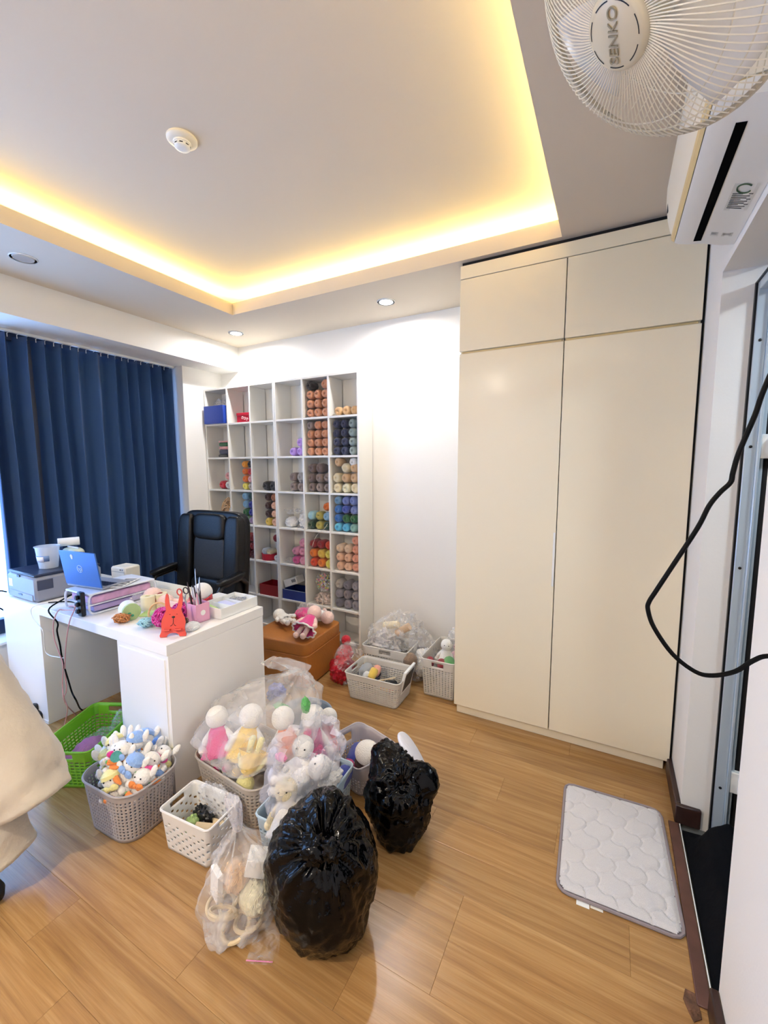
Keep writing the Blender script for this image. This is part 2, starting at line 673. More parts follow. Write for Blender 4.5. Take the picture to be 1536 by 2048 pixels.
# window behind the curtain
wd = bpy.data.objects.new('window_1', None)
COL.objects.link(wd)
struct(wd, 'dark framed window behind the navy curtain')
wd.location = (XL - .19, 0, 0)
f_ = G()
f_.cbox(-.03, .03, WY0, WY1, WZ0 + .01, WZ0 + .11, .004)
f_.cbox(-.03, .03, WY0, WY1, WZ1 - .06, WZ1, .004)
for yy in (WY0 + .03, .42, 1.53, WY1 - .03):
    f_.cbox(-.03, .03, yy - .03, yy + .03, WZ0 + .11, WZ1 - .06, .004)
f_.build('window_frame', 'win_frame', wd)
for a, b in ((WY0 + .06, .39), (.45, 1.50), (1.56, WY1 - .06)):
    G().box(-.004, .004, a, b, WZ0 + .11, WZ1 - .06).build('pane', 'glass', wd, smooth=False)
G().cbox(.03, .215, WY0, WY1, WZ0 - .012, WZ0 + .008, .004).build('window_sill', 'white_plastic', wd)
# daylight portal in the window opening
pl = bpy.data.lights.new('window_portal', 'AREA')
pl.shape = 'RECTANGLE'
pl.size, pl.size_y = 2.0, WY1 - WY0
pl.cycles.is_portal = True
po = bpy.data.objects.new('window_portal', pl)
COL.objects.link(po)
po.location = (XL - .27, (WY0 + WY1) / 2, (WZ0 + WZ1) / 2)
po.rotation_euler = (0, -PI / 2, 0)

# ------------------------------------------------------------------ ceiling fittings
def downlight(x, y, lit, lab, warm=0.):
    t = thing('downlight', lab, 'downlight', (x, y, ZC), 0, 'recessed downlights')
    G().lathe([(.060, -.006), (.064, -.003), (.064, 0), (.05, 0), (.048, -.006)], 32, cap0=False, cap1=False).build('rim', 'white_plastic', t)
    G().lathe([(.048, -.0045), (.048, -.001)], 32).build('diffuser', 'lamp_on' if lit else 'lamp_off', t)
    if lit:
        l = bpy.data.lights.new('downlight_lamp', 'AREA')
        l.shape = 'DISK'
        l.size = .09
        l.energy = DOWN_W * (warm or 1.0)
        l.spread = math.radians(172)
        l.color = (1.0, .88, .74) if warm else (.96, .97, 1.0)
        lo = bpy.data.objects.new('downlight_lamp', l)
        COL.objects.link(lo)
        lo.parent = t
        lo.location = (0, 0, -.008)


downlight(-2.903, 2.735, True, 'small lit round downlight in the ceiling corner above the bookcase by the beam')
downlight(-1.445, 2.733, True, 'lit round downlight in the ceiling between bookcase and wardrobe')
downlight(-2.90, 1.235, False, 'unlit round downlight in the ceiling above the desk and curtain')
downlight(-1.445, -1.08, True, 'added lit downlight, unseen, in the ceiling far from the bookcase wall', 5.0)  # added behind the camera as warm fill for the room
downlight(.03, -.12, True, 'lit round downlight in the ceiling strip above the fan', .45)

t = thing('smoke_detector', 'round cream smoke detector on the tray ceiling', 'smoke detector', (-1.60, 1.262, ZT))
G().lathe([(.058, 0), (.058, -.008), (.052, -.013), (.034, -.016)], 32, cap0=True).build('base', 'cream_plastic', t)
G().lathe([(.034, -.016), (.033, -.022), (.030, -.022), (.030, -.034), (.026, -.038), (.012, -.040), (0.002, -.040)], 32, cap0=False, cap1=True).build('sensing_chamber', 'white_plastic', t)
g = G()
for k in range(8):
    a = 2 * PI * k / 8
    g.box(-.0060, .0060, .0295, .0306, -.0310, -.0275, Matrix.Rotation(a, 4, 'Z'))
g.build('vent', 'black_plastic', t, smooth=False)

# ------------------------------------------------------------------ wardrobe
WX0, WX1, WYF = -.806, .323, 2.423
t = thing('wardrobe', 'tall built-in cream wardrobe with four flat doors', 'wardrobe', ((WX0 + WX1) / 2, 2.74, 0))
wx, wy = (WX0 + WX1) / 2, 2.74
def wbox(name, x0, x1, y0, y1, z0, z1, m='wardrobe_lacquer', b=.0015, parent=None):
    return G().cbox(x0 - wx, x1 - wx, y0 - wy, y1 - wy, z0, z1, b).build(name, m, parent or t)
wbox('carcass', WX0 + .002, WX1 - .002, 2.446, 3.064, .065, 2.655, 'wardrobe_lacquer')
wbox('plinth', WX0 + .008, WX1 - .02, 2.458, 2.50, 0, .064)
wbox('top_panel', WX0, WX1, WYF, 2.444, 2.594, 2.664)
mid = -.249
for (x0, x1) in ((WX0, mid - .002), (mid + .002, WX1)):
    dr = wbox('upper_door', x0, x1, WYF, 2.444, 2.200, 2.590)
    wbox('finger_groove', x0 + .012, x1 - .012, 2.436, 2.4455, 2.188, 2.199, 'gold_strip', .0005, dr)
for k, (x0, x1) in enumerate(((WX0, mid - .002), (mid + .002, WX1))):
    dr = wbox('lower_door', x0, x1, WYF, 2.444, .067, 2.186)
    if k == 0:
        hz0, hz1 = .895, 1.192
        G().cbox(x1 - wx - .012, x1 - wx - .001, WYF - wy - .004, WYF - wy + .004, hz0, hz1, .0015).build('handle', 'white_plastic', dr)
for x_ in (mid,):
    wbox('seam_shade', x_ - .0019, x_ + .0019, 2.438, 2.4458, .068, 2.59, 'gap_black', .0003)  # black strips behind the door seams paint in their shade
wbox('seam_shade', WX0 + .01, WX1 - .01, 2.438, 2.4458, 2.5905, 2.5935, 'gap_black', .0003)
struct(G().box(WX1 + .002, XR, 2.45, 2.46, .08, 2.66).build('gap_shade_side', 'gap_black', smooth=False), 'black strip painting the shade in the gap between wardrobe and wall')  # shade of the side gap put in as a black strip
struct(G().box(WX0 + .002, XR, 2.45, 2.46, 2.666, ZC - .0005).build('gap_shade_top', 'gap_black', smooth=False), 'black strip painting the shade between wardrobe top and ceiling')  # black strip stands in for the shade over the wardrobe

# ------------------------------------------------------------------ bookcases
BYF, BYB = 2.85, 3.062
ZS = [.075, .347, .671, .997, 1.317, 1.622, 1.937, 2.265]     # underside heights of the boards
TH = .016
XC = [[-3.485, -3.180, -2.895, -2.606], [-2.604, -2.300, -2.035, -1.748]]
for ui, xs in enumerate(XC):
    lab = ['white cube bookcase unit beside the curtain, behind the black office chair',
           'white cube bookcase unit packed with yarn, the one nearer the wardrobe'][ui]
    bx = (xs[0] + xs[3]) / 2
    t = thing('bookcase', lab, 'bookcase', (bx, BYB, 0), 0, 'cube bookcases against the back wall')
    def bb(name, x0, x1, y0, y1, z0, z1, m='shelf_white', b=.001):
        return G().cbox(x0 - bx, x1 - bx, y0 - BYB, y1 - BYB, z0, z1, b).build(name, m, t)
    bb('side_panel', xs[0], xs[0] + TH, BYF, BYB, 0, 2.281)
    bb('side_panel', xs[3] - TH, xs[3], BYF, BYB, 0, 2.281)
    for xd in xs[1:3]:
        bb('divider', xd - TH / 2, xd + TH / 2, BYF, BYB - .016, ZS[0] + TH, ZS[-1])
    for c in range(3):
        xa = xs[c] + (TH if c == 0 else TH / 2)
        xb = xs[c + 1] - (TH if c == 2 else TH / 2)
        for z in ZS[1:-1]:
            bb('shelf', xa, xb, BYF + .002, BYB - .016, z, z + TH)
        bb('back_panel', xa + .002, xb - .002, BYB - .012, BYB - .002, ZS[0] + TH, ZS[-1])
    bb('bottom_board', xs[0] + TH, xs[3] - TH, BYF + .002, BYB - .004, ZS[0], ZS[0] + TH)
    bb('top_board', xs[0] + TH, xs[3] - TH, BYF, BYB - .004, ZS[-1], 2.281)
    bb('plinth', xs[0] + TH, xs[3] - TH, BYF + .02, BYF + .036, 0, ZS[0])
COLX = []
for xs in XC:
    for c in range(3):
        COLX.append((xs[c] + (TH if c == 0 else TH / 2), xs[c + 1] - (TH if c == 2 else TH / 2)))
def cell(col, row):
    """inner x0, x1, floor z, clear height; col 1-6, row 1 (top) - 7"""
    k = 7 - row
    z0 = ZS[k] + TH
    return (*COLX[col - 1], z0, ZS[k + 1] - z0)

# ------------------------------------------------------------------ curtain and rail
t = thing('curtain', 'long navy blue curtain with soft wave pleats in front of the window', 'curtain', (-3.60, 1.9, WZ0 + .02))
NY, NZ = 420, 26
CY0, CY1 = 1.262, 2.60
vs, fs = [], []
for i in range(NZ + 1):
    zz = i / NZ
    for j in range(NY + 1):
        s = j / NY
        ph = 2 * PI * (12.5 * s + .25 * math.sin(7 * s) + .12 * math.sin(17 * s + 1))
        amp = (.060 + .012 * math.sin(5 * s + 2)) * (1.0 - .18 * zz)
        sh = math.sin(ph)
        xo = amp * (sh + .15 * math.sin(2 * ph + 1.8)) + .008 * noise.noise((s * 14, zz * 2.2, 3))
        yo = .014 * math.cos(ph) * (1.5 - zz * .5) + .010 * noise.noise((s * 9, zz * 3, 8))
        vs.append((xo + .008 * (1 - zz), CY0 - 1.9 + (CY1 - CY0) * s + yo, zz * (2.432 - WZ0 - .02)))
for i in range(NZ):
    for j in range(NY):
        a = i * (NY + 1) + j
        fs.append((a, a + 1, a + NY + 2, a + NY + 1))
G().add(vs, fs).build('fabric', 'curtain_navy', t, solid=.0025, ang=0)
for k in range(25):
    yk = CY0 - 1.9 + .03 + (CY1 - CY0 - .05) * k / 24
    G().tube([(0.008, yk, 1.995), (.008, yk, 2.019), (.014, yk + .006, 2.022), (.008, yk, 2.026)], .0025, 5).build('hook', 'white_plastic', t)
t = thing('curtain_rail', 'white curtain rail fixed under the beam', 'curtain rail', (-3.592, 1.0, WZ1))
G().cbox(-.012, .012, WY0 - 1.0 + .05, 2.61 - 1.0, -.018, 0, .002).build('track', 'white_plastic', t)
G().cbox(-.014, .014, 2.61 - 1.0, 2.622 - 1.0, -.020, 0, .002).build('end_cap', 'white_plastic', t)

# ------------------------------------------------------------------ air conditioner
AY0, AY1 = 1.25, 1.95
t = thing('air_conditioner', 'white split air conditioner unit high on the right wall', 'air conditioner', (XR, (AY0 + AY1) / 2, 2.31))
ay = (AY1 - AY0) / 2
def ac_prof(pr, y0, y1, name, m, parent, flip=False):
    r0 = [(x - XR, y0, z - 2.31) for x, z in pr]
    r1 = [(x - XR, y1, z - 2.31) for x, z in pr]
    return G().loft([r1, r0]).build(name, m, parent, ang=25)
prof = [(.334, 2.312), (.30, 2.316), (.24, 2.336), (.20, 2.343), (.172, 2.350), (.160, 2.357), (.160, 2.372), (.30, 2.372), (.30, 2.59), (.334, 2.59)]
body = ac_prof(prof, -ay, ay, 'body', 'white_plastic', t)
front = [(.152, 2.378), (.143, 2.40), (.134, 2.44), (.127, 2.50), (.127, 2.55), (.138, 2.590), (.165, 2.606), (.25, 2.612), (.334, 2.612), (.334, 2.592), (.302, 2.590), (.302, 2.376)]
ac_prof(front, -ay, ay, 'front_panel', 'cream_plastic', t)
# louver strip between the panel and the body
ac_prof([(.158, 2.358), (.150, 2.366), (.147, 2.377), (.152, 2.378), (.30, 2.3755), (.30, 2.3725), (.16, 2.3725)], -ay + .004, ay - .004, 'louver', 'gold_strip', t)
# air outlet slot on the underside
mat('slot_black', '#020202', .9, spec=.05)
sl = [(.236, 2.3362), (.214, 2.3392), (.214, 2.3412), (.236, 2.3385)]
sl = [(x, z - .0006) for x, z in sl]
ac_prof(sl, 1.335 - (AY0 + AY1) / 2, 1.925 - (AY0 + AY1) / 2, 'outlet_slot', 'slot_black', t)
# label stickers on the underside
mat('sticker', '#d9d9d2', .5)
mat('ink', '#4b4b48', .6)
mat('ink_green', '#3d5a3a', .6)
def under_z(x):
    pts = [(.16, 2.357), (.172, 2.350), (.20, 2.343), (.24, 2.336), (.30, 2.316), (.334, 2.312)]
    for (a, za), (b, zb) in zip(pts, pts[1:]):
        if a <= x <= b:
            return za + (zb - za) * (x - a) / (b - a)
    return 2.33
def sticker(x0, x1, y0, y1, lines):
    def P(x, y, e):
        return (x - XR, y - (AY0 + AY1) / 2, under_z(x) - 2.31 - e)
    s = G().loft([[P(x0, y0, .0004), P(x1, y0, .0004), P(x1, y1, .0004), P(x0, y1, .0004)],
                  [P(x0, y0, .001), P(x1, y0, .001), P(x1, y1, .001), P(x0, y1, .001)]]).build('sticker', 'sticker', t, smooth=False)
    g = G()
    for k in range(lines):
        ya = y0 + (y1 - y0) * ((.34 if lines > 5 else .08) + .6 * k / lines)
        yb = ya + (y1 - y0) * .03
        xa = x0 + (x1 - x0) * .08
        xb = x0 + (x1 - x0) * (.92 - .2 * ((k * 7) % 3) / 2)
        g.loft([[P(xa, ya, .0012), P(xb, ya, .0012), P(xb, yb, .0012), P(xa, yb, .0012)],
                [P(xa, ya, .0015), P(xb, ya, .0015), P(xb, yb, .0015), P(xa, yb, .0015)]])
    g.build('print', 'ink', s, smooth=False)
    return s, P
s, P = sticker(.262, .318, 1.58, 1.72, 9)
ring = [P(.288 + .017 * math.cos(a), 1.600 + .022 * math.sin(a), .0016) for a in [math.radians(q) for q in range(30, 330, 15)]]
G().tube(ring, .002, 5).build('symbol', 'ink_green', s)
sticker(.285, .315, 1.86, 1.885, 4)
sticker(.255, .275, 1.86, 1.885, 4)
g = G().cbox(.156 - XR, .158 - XR, 0, .03, .11, .15, .001)
G().cbox(.129 - XR, .132 - XR, ay - .035, ay - .02, .145, .185, .001).build('indicator_window', 'black_plastic', t)

# ------------------------------------------------------------------ wall fan
FC = Vector((.023, .817, 2.256))
FN = Vector((-.61, -.30, -.733)).normalized()
mat('fan_white', '#ddd6c4', .35)
mat('fan_hub', '#c9bfa6', .38)
mat('fan_blade', '#efece6', .25, alpha=.8)
mat('fan_print', '#8f866f', .5)
mat('fan_ring', '#b9ae98', .4)
t = thing('wall_fan', 'white wire-cage wall fan tilted down beside the air conditioner', 'fan', (XR, .86, 2.12))
base = Vector((XR, .86, 2.12))
ez = FN
ex = Vector((0, 0, 1)).cross(ez).normalized()
ey = ez.cross(ex)
FM = Matrix.Identity(4)
for i in range(3):
    FM[i][0], FM[i][1], FM[i][2], FM[i][3] = ex[i], ey[i], ez[i], FC[i] - base[i]
# local: z along the facing axis, ring plane at z = 0
RF = .21
def dome(r, zf):
    """front cage height above the ring plane at radius r"""
    q = max(0, (r - .055) / (RF - .055))
    return zf * (1 - q ** 2.6)
g = G()
NW = 112
for k in range(NW):
    a = 2 * PI * k / NW
    pts = []
    for i in range(9):
        r = .05 + (RF - .05) * i / 8
        aa = a + .32 * (1 - i / 8) ** 1.2
        pts.append((r * math.cos(aa), r * math.sin(aa), dome(r, .075)))
    pts.append(((RF + .001) * math.cos(a), (RF + .001) * math.sin(a), -.012))
    g.tube(pts, .0011, 4, FM)
for rr in (.150, .176):
    g.tube([(rr * math.cos(2 * PI * j / 60), rr * math.sin(2 * PI * j / 60), dome(rr, .075) - .003) for j in range(60)], .0013, 5, FM, True)
g.build('front_cage', 'fan_white', t)
g = G()
for k in range(76):
    a = 2 * PI * k / 76
    pts = []
    for i in range(7):
        r = .06 + (RF - .06) * i / 6
        pts.append((r * math.cos(a), r * math.sin(a), -.012 - .085 * (1 - (i / 6) ** 3.0)))
    g.tube(pts, .0011, 4, FM)
for rr, zz in ((.12, -.082), (.18, -.052)):
    g.tube([(rr * math.cos(2 * PI * j / 60), rr * math.sin(2 * PI * j / 60), zz - .004) for j in range(60)], .0014, 5, FM, True)
g.build('rear_cage', 'fan_white', t)
G().tube([(RF * math.cos(2 * PI * j / 72), RF * math.sin(2 * PI * j / 72), -.006) for j in range(72)], .0048, 6, FM, True).build('cage_ring', 'fan_ring', t)
hub = G().lathe([(.051, .064), (.051, .076), (.048, .082), (.043, .085), (.0, .0862)], 40, FM, cap1=False).build('hub_cap', 'fan_hub', t)
g = G()
for k in range(7):
    a0 = 2 * PI * k / 7
    G().loft([[((r_) * math.cos(a0 + s_ * .12), (r_) * math.sin(a0 + s_ * .12), z_) for s_ in range(6)] for r_, z_ in ((.0405, .08545), (.0422, .0853))], False, False, False, FM).build('hub_slot', 'black_plastic', hub, smooth=False)
# brand lettering: reads upward in the picture
tm_ = FM @ Matrix.Translation((0, 0, .0872)) @ Matrix.Rotation(math.radians(40), 4, 'Z')
cu = text('hub_lettering', 'SENKO', .0225, 'fan_print', hub, tm_.translation, tm_.to_euler())
for k in range(3):
    a0 = 2 * PI * k / 3 + .5
    rows = []
    for i in range(9):
        r = .035 + .150 * i / 8
        sw = a0 + .25 * i / 8
        wdt = .62 - .08 * i / 8
        rows.append([(r * math.cos(sw + wdt * (j / 8 - .5) * 1.7), r * math.sin(sw + wdt * (j / 8 - .5) * 1.7), -.005 + .022 * (j / 8 - .5) * -2 * (1 - .3 * i / 8)) for j in range(9)])
    G().loft(rows, False, False, False, FM).build('blade', 'fan_blade', t, solid=.002, ang=0)
G().lathe([(.038, .012), (.040, .0), (.040, -.04), (.03, -.05)], 24, FM).build('blade_hub', 'fan_white', t)
G().lathe([(.05, -.098), (.058, -.105), (.058, -.175), (.045, -.195), (.02, -.2)], 28, FM).build('motor_housing', 'fan_white', t)
mback = FM @ Vector((0, 0, -.15))
G().tube([mback, mback + Vector((.05, 0, -.03)), Vector((-.055, .01, .10)), Vector((-.03, 0, .05))], [.022, .022, .022, .03], 14).build('bracket_arm', 'fan_white', t)
G().cbox(-.035, -.001, -.05, .05, -.11, .11, .008).build('wall_base', 'fan_white', t)

cpts = [Vector((XR - .04, .86, 2.00)), Vector((.255, .865, 1.86))]
for u, v in ((1536, 760), (1510, 830), (1478, 905), (1466, 945), (1461, 965), (1440, 985), (1418, 1012), (1395, 1056), (1345, 1132), (1312, 1182), (1298, 1204), (1296, 1220), (1308, 1255), (1345, 1308), (1390, 1343), (1425, 1351), (1470, 1343), (1505, 1322), (1536, 1312)):
    cpts.append(on_y(u, v, .865))
cpts += [Vector((.27, .86, 1.25)), Vector((XR - .012, .85, 1.26))]
mat('cord_black', '#020202', .6, spec=.12)
o = G().tube([p - base for p in smooth_path(cpts, 5)], .0038, 8).build('power_cord', 'cord_black', t)
G().cbox(-.016, -.001, -.05, .03, -.89, -.81, .003).build('plug', 'white_plastic', o)

# ------------------------------------------------------------------ grey quilted mat
mat('mat_fleece', '#dcd8d8', .95, sheen=.5, bump=.5, bscale=420)
mat('mat_edge', '#8d8285', .8)
mc = [Vector((-.128, 2.12)), Vector((.258, 2.122)), Vector((.288, 1.552)), Vector((-.100, 1.518))]
mcen = sum((Vector((p.x, p.y)) for p in mc), Vector((0, 0))) / 4
t = thing('bath_mat', 'pale grey quilted mat in front of the bathroom doorway', 'mat', (mcen.x, mcen.y, 0), math.radians(2.2))
MW, ML = .392, .585
seeds = []
for i in range(-1, 6):
    for j in range(-1, 9):
        seeds.append(((i + .5 * (j % 2)) * .105 - MW / 2 + .03 + random.uniform(-.008, .008), j * .082 - ML / 2 + .02 + random.uniform(-.006, .006)))
out = rrect(MW - .012, ML - .012, .035, 8)
vs, fs, idx = [], [], {}
NX, NY2 = 84, 124
def inside(x, y):
    r = .035
    dx, dy = max(abs(x) - (MW / 2 - .004 - r), 0), max(abs(y) - (ML / 2 - .004 - r), 0)
    return math.hypot(dx, dy) <= r
for i in range(NX + 1):
    for j in range(NY2 + 1):
        x, y = (i / NX - .5) * (MW - .008), (j / NY2 - .5) * (ML - .008)
        if inside(x, y):
            xx = x + .012 * math.sin(y * 75) + .006 * math.sin(x * 120)
            yy = y + .014 * abs(math.sin(x * 62 + 1)) - .007
            d = sorted((xx - sx) ** 2 * 1.0 + (yy - sy) ** 2 * 1.5 for sx, sy in seeds)[:2]
            e = math.sqrt(d[1]) - math.sqrt(d[0])
            edge = min(1, min(MW / 2 - abs(x), ML / 2 - abs(y)) / .02)
            h = .004 + .012 * min(1, e / .018) ** .5 * edge
            idx[(i, j)] = len(vs)
            vs.append((x, y, h))
for i in range(NX):
    for j in range(NY2):
        q = [(i, j), (i + 1, j), (i + 1, j + 1), (i, j + 1)]
        if all(k in idx for k in q):
            fs.append([idx[k] for k in q])
G().add(vs, fs).build('quilted_top', 'mat_fleece', t, ang=0)
G().prism(out, .001, .006).build('backing', 'mat_edge', t)
G().tube([(x, y, .006) for x, y in resample(rrect(MW, ML, .038, 8), 90)], .006, 7, closed=True).build('edge_piping', 'mat_edge', t)
G().box(-.130, -.088, -ML / 2 - .022, -ML / 2 + .002, .001, .002).build('care_tag', 'white_plastic', t, smooth=False)
G().box(-.085, -.045, -ML / 2 - .014, -ML / 2 + .002, .001, .002).build('care_tag', 'cream_plastic', t, smooth=False)

# ------------------------------------------------------------------ yarn
YC = dict(terra='#c98a66', tan='#d2a876', navy='#1c2547', greygreen='#8a9a98', lilac='#b68fdc', red='#b3142c', white='#e9e6e0',
          pinksoft='#e3a1a0', orange='#ee9526', amber='#dd6e22', pink='#e7a8ac', yellow='#ead35a', black='#141214', grey='#a39c96',
          greybrown='#85746c', brown='#6f5c55', cream='#e6d3ac', sand='#cfab80', pale='#e4dcb8', blueg='#6d93ad', skyb='#86b1cc',
          teal='#14464a', royal='#1f2d8c', green='#1d5e33', mint='#a9cfa4', mauve='#9d86a8', darkbrown='#3a1a14', rust='#a4643f',
          peach='#eeb090', gold='#ecc04f', cyan='#a6d3dc', forest='#123c28', olive='#b0a34d', blue='#2c6cb2', cobalt='#3f55a8', peri='#6f80b8', bottle='#1b4a2a',
          aqua='#59b7da', seafoam='#7ea8a0', crimson='#8e1822', rose='#e59ab8', hotpink='#dd5f9d', tomato='#d2421f', tang='#ef7a28', lemon='#e8d85e',
          coral='#ee9d83', apricot='#f0b596', shell='#f0c6a8', silver='#8f8a93', slate='#77727c', claret='#5a0f18')
def lighten(h, f=1.18):
    c = C(h)
    return tuple(min(.92, x * f + .012) for x in c[:3]) + (1,)
for k, c in YC.items():
    mat('yarn_' + k, lighten(c), .9, sheen=.3, bump=.45, bscale=26, kind='wave', stretch=(3, 2, 5), var=.12, vscale=30)
def skein_mesh(name, tw):
    seg, R = 26, 1.0
    prof = [(.16, -.80), (.22, -.93), (.45, -1.0), (.70, -.97), (.90, -.80), (.99, -.45), (1.0, 0), (.99, .45), (.90, .80), (.70, .97), (.45, 1.0), (.22, .93), (.16, .8)]
    rings = []
    for i, (r, z) in enumerate(prof):
        rg = []
        for j in range(seg):
            a = 2 * PI * j / seg
            k = 1 + .035 * math.sin(tw * a + 5 * z) + .03 * math.sin(2 * a + tw + z)
            rg.append((r * k * math.cos(a), z * 1.35 + .03 * math.sin(tw * a), -r * k * math.sin(a) * .97))
        rings.append(rg)
    return G().loft(rings).mesh(name, True, 60)
SK = [skein_mesh('skein', tw) for tw in (7, 9, 6)]
film = plastic_film('film_clear', '#ffffff', .05, .30, .08, 26.)
NAMES = dict(terra='terracotta', greygreen='grey-green', pinksoft='soft pink', greybrown='grey-brown', blueg='dusty blue', skyb='pale blue',
             royal='royal blue', darkbrown='dark brown', peri='periwinkle', hotpink='hot pink', tang='bright orange', tan='tan', gold='golden yellow')
ROWN = {1: 'top', 2: 'second', 3: 'third', 4: 'fourth', 5: 'fifth', 6: 'sixth', 7: 'lowest'}
COLN = {1: 'column beside the curtain', 2: 'second column from the curtain', 3: 'third column from the curtain',
        4: 'third column from the wardrobe', 5: 'second column from the wardrobe', 6: 'column nearest the wardrobe'}
def yarn(colr, col, row, x, z, r=.040, side=False, L=1.0, y=None, layer=''):
    cn = NAMES.get(colr, colr)
    lay = ', ' + layer + ' layer' if layer else ''
    lab = '%s yarn ball%s, %s shelf row, %s' % (cn, lay, ROWN[row], COLN[col])
    o = put('yarn_ball', random.choice(SK), 'yarn_' + colr, None)
    tag(o, lab, 'yarn', 'yarn balls in the bookcase')
    dy = r * 1.35 * L
    yy = (BYF + .022 + (r if side else dy)) if y is None else y
    o.location = (x, yy, z)
    o.scale = (r, r * L, r)
    o.rotation_euler = (random.uniform(-.06, .06), random.uniform(0, 6.28) if not side else 0, PI / 2 if side else random.uniform(-.08, .08))
    return o
def stack(col, row, rows, r=.040, align='l', gap=.002, start=.012):
    x0, x1, z0, h = cell(col, row)
    z = z0 + r
    for k, rw in enumerate(rows):
        n = len(rw)
        step = min(2 * r + gap, (x1 - x0 - 2 * r - .004) / max(1, n - 1)) if n > 1 else 0
        for i, c in enumerate(rw):
            if c is None:
                continue
            jog = (r * .9 if (k % 2 and n < 3) else 0)
            if align == 'l':
                x = x0 + start + r + i * step + jog * .3
            else:
                x = x1 - .006 - r - (n - 1 - i) * step
            yarn(c, col, row, x, z, r * random.uniform(.955, .99), layer=('bottom', 'second', 'third', 'uppermost')[k] if len(rows) > 1 else '')
        z += 2 * r * .985
stack(5, 1, [['terra'] * 3] * 3 + [['black', None, 'terra']], .038)
x0, x1, z0, h = cell(5, 1)
stack(6, 1, [['tan'] * 3], .038, 'r')
stack(5, 2, [['terra'] * 3, ['terra'] * 3, ['terra'] * 3, ['greybrown', 'terra', 'terra']], .0365)
stack(6, 2, [['navy', 'navy', 'greygreen']] * 4, .0365)
stack(4, 2, [['lilac', 'lilac'], [None, 'lilac']], .039, 'r')
stack(1, 3, [['red', 'white'], [None, 'pinksoft']], .042, 'r')
stack(2, 3, [['yellow', 'grey'], ['amber', 'pink'], ['orange', 'pink', 'red'][1:] and ['amber', 'red'], ['orange', 'black']], .0345, 'r')
stack(3, 3, [['black', 'black']], .044, 'r')
stack(4, 3, [['greybrown', 'greybrown'], ['greybrown', 'grey']], .042, 'r')
stack(5, 3, [['brown', 'greybrown', 'greybrown'], ['brown', 'greybrown', 'greybrown'], ['brown', 'brown']], .041)
stack(6, 3, [['cream', 'pale', 'cream'], ['cream', 'sand', 'sand'], [None, 'cream', 'sand']], .0415, 'r')
x0, x1, z0, h = cell(6, 3)
yarn('sand', 6, 3, x0 + .06, z0 + .252, .036)
yarn('white', 6, 3, x1 - .06, z0 + .25, .036)
stack(2, 4, [['mint', 'mauve'], ['green', 'royal'], ['skyb', 'royal'], ['skyb', 'teal'], ['blueg', 'teal']][0:4], .0375, 'r')
stack(3, 4, [['gold', 'peach'], ['darkbrown', 'peach'], ['darkbrown', 'peach'], ['darkbrown', 'rust']], .0375, 'r')
stack(5, 4, [['forest', 'olive', 'forest'], ['cyan', 'olive', 'skyb']], .040, 'r')
yarn('amber', 5, 4, cell(5, 4)[1] - .05, cell(5, 4)[2] + .2, .034)
stack(6, 4, [['aqua', 'aqua', 'seafoam'], ['blue', 'green', 'green'], ['blue', 'cobalt', 'peri'], ['blueg', 'peri', 'peri']], .0375)
stack(2, 5, [['claret', 'crimson', 'claret'], ['claret', 'crimson'], ['red', 'crimson']], .040, 'r')
stack(4, 5, [['hotpink', 'rose'], ['rose', 'rose'], [None, 'rose']], .040, 'r')
stack(5, 5, [['tomato', 'tang', 'lemon'], ['tang', 'gold', 'lemon'], ['crimson', 'crimson', 'tomato']], .0405)
stack(6, 5, [['apricot', 'apricot', 'coral'], ['apricot', 'apricot', 'coral'], ['shell', 'shell', 'coral'], [None, None, 'coral']], .038, 'r')
stack(6, 6, [['slate', 'silver', 'silver'], ['silver', 'slate', 'silver'], ['grey', 'slate', 'silver']], .041, 'r')

# other things in the bookcase
mat('box_blue', '#1e3f9e', .4)
mat('box_red', '#c01f35', .4)
mat('tin_red', '#8d1420', .3)
mat('card_white', '#e6e4de', .6)
mat('tin_blue', '#243a86', .3)
mat('cardboard', '#a5663f', .7)
mat('print_white', '#f4f2ee', .5)
def openbox(name, lab, cat, x0, x1, y0, y1, z0, h, m, wall=.004, lip=None):
    cx, cy = (x0 + x1) / 2, (y0 + y1) / 2
    t = thing(name, lab, cat, (cx, cy, z0))
    a, b = (x1 - x0) / 2, (y1 - y0) / 2
    G().box(-a, a, -b, b, 0, wall).build('bottom', m, t, smooth=False)
    for q in ((-a, a, -b, -b + wall), (-a, a, b - wall, b), (-a, -a + wall, -b + wall, b - wall), (a - wall, a, -b + wall, b - wall)):
        G().cbox(*q, wall, h, .001).build('wall_panel', m, t)
    if lip:
        g = G()
        g.tube([(x, y, h) for x, y in resample(rrect(2 * a, 2 * b, .008, 3), 40)], .003, 6, closed=True)
        g.build('rim', lip, t)
    return t
def crumple(name, lab, cat, c, rx, ry, rz, m, amp=.35, seed=0, group=None, seg=40, rings=26, parent=None, flat=True):
    def fn(d):
        q = d * 2.2 + Vector((seed * 3.1, seed, 0))
        return 1 + amp * (abs(noise.noise(q)) * 1.2 - .3) + amp * .5 * (abs(noise.noise(q * 2.7)) - .25)
    g = G().ell((0, 0, 0), rx, ry, rz, seg, rings, fn=fn)
    zmin = min(v[2] for v in g.v)
    if flat:
        g.v = [(x, y, max(z, zmin * .8)) for x, y, z in g.v]
        zmin *= .8
    g.v = [(x, y, z - zmin) for x, y, z in g.v]
    o = g.build(name, m, parent, c, ang=28)
    if lab:
        tag(o, lab, cat, group)
    return o
x0, x1, z0, h = cell(1, 1)
openbox('storage_box', 'open royal blue storage box in the top compartment next to the curtain', 'box', x0 + .012, x1 - .012, BYF - .03, BYB - .02, z0, .165, 'box_blue')
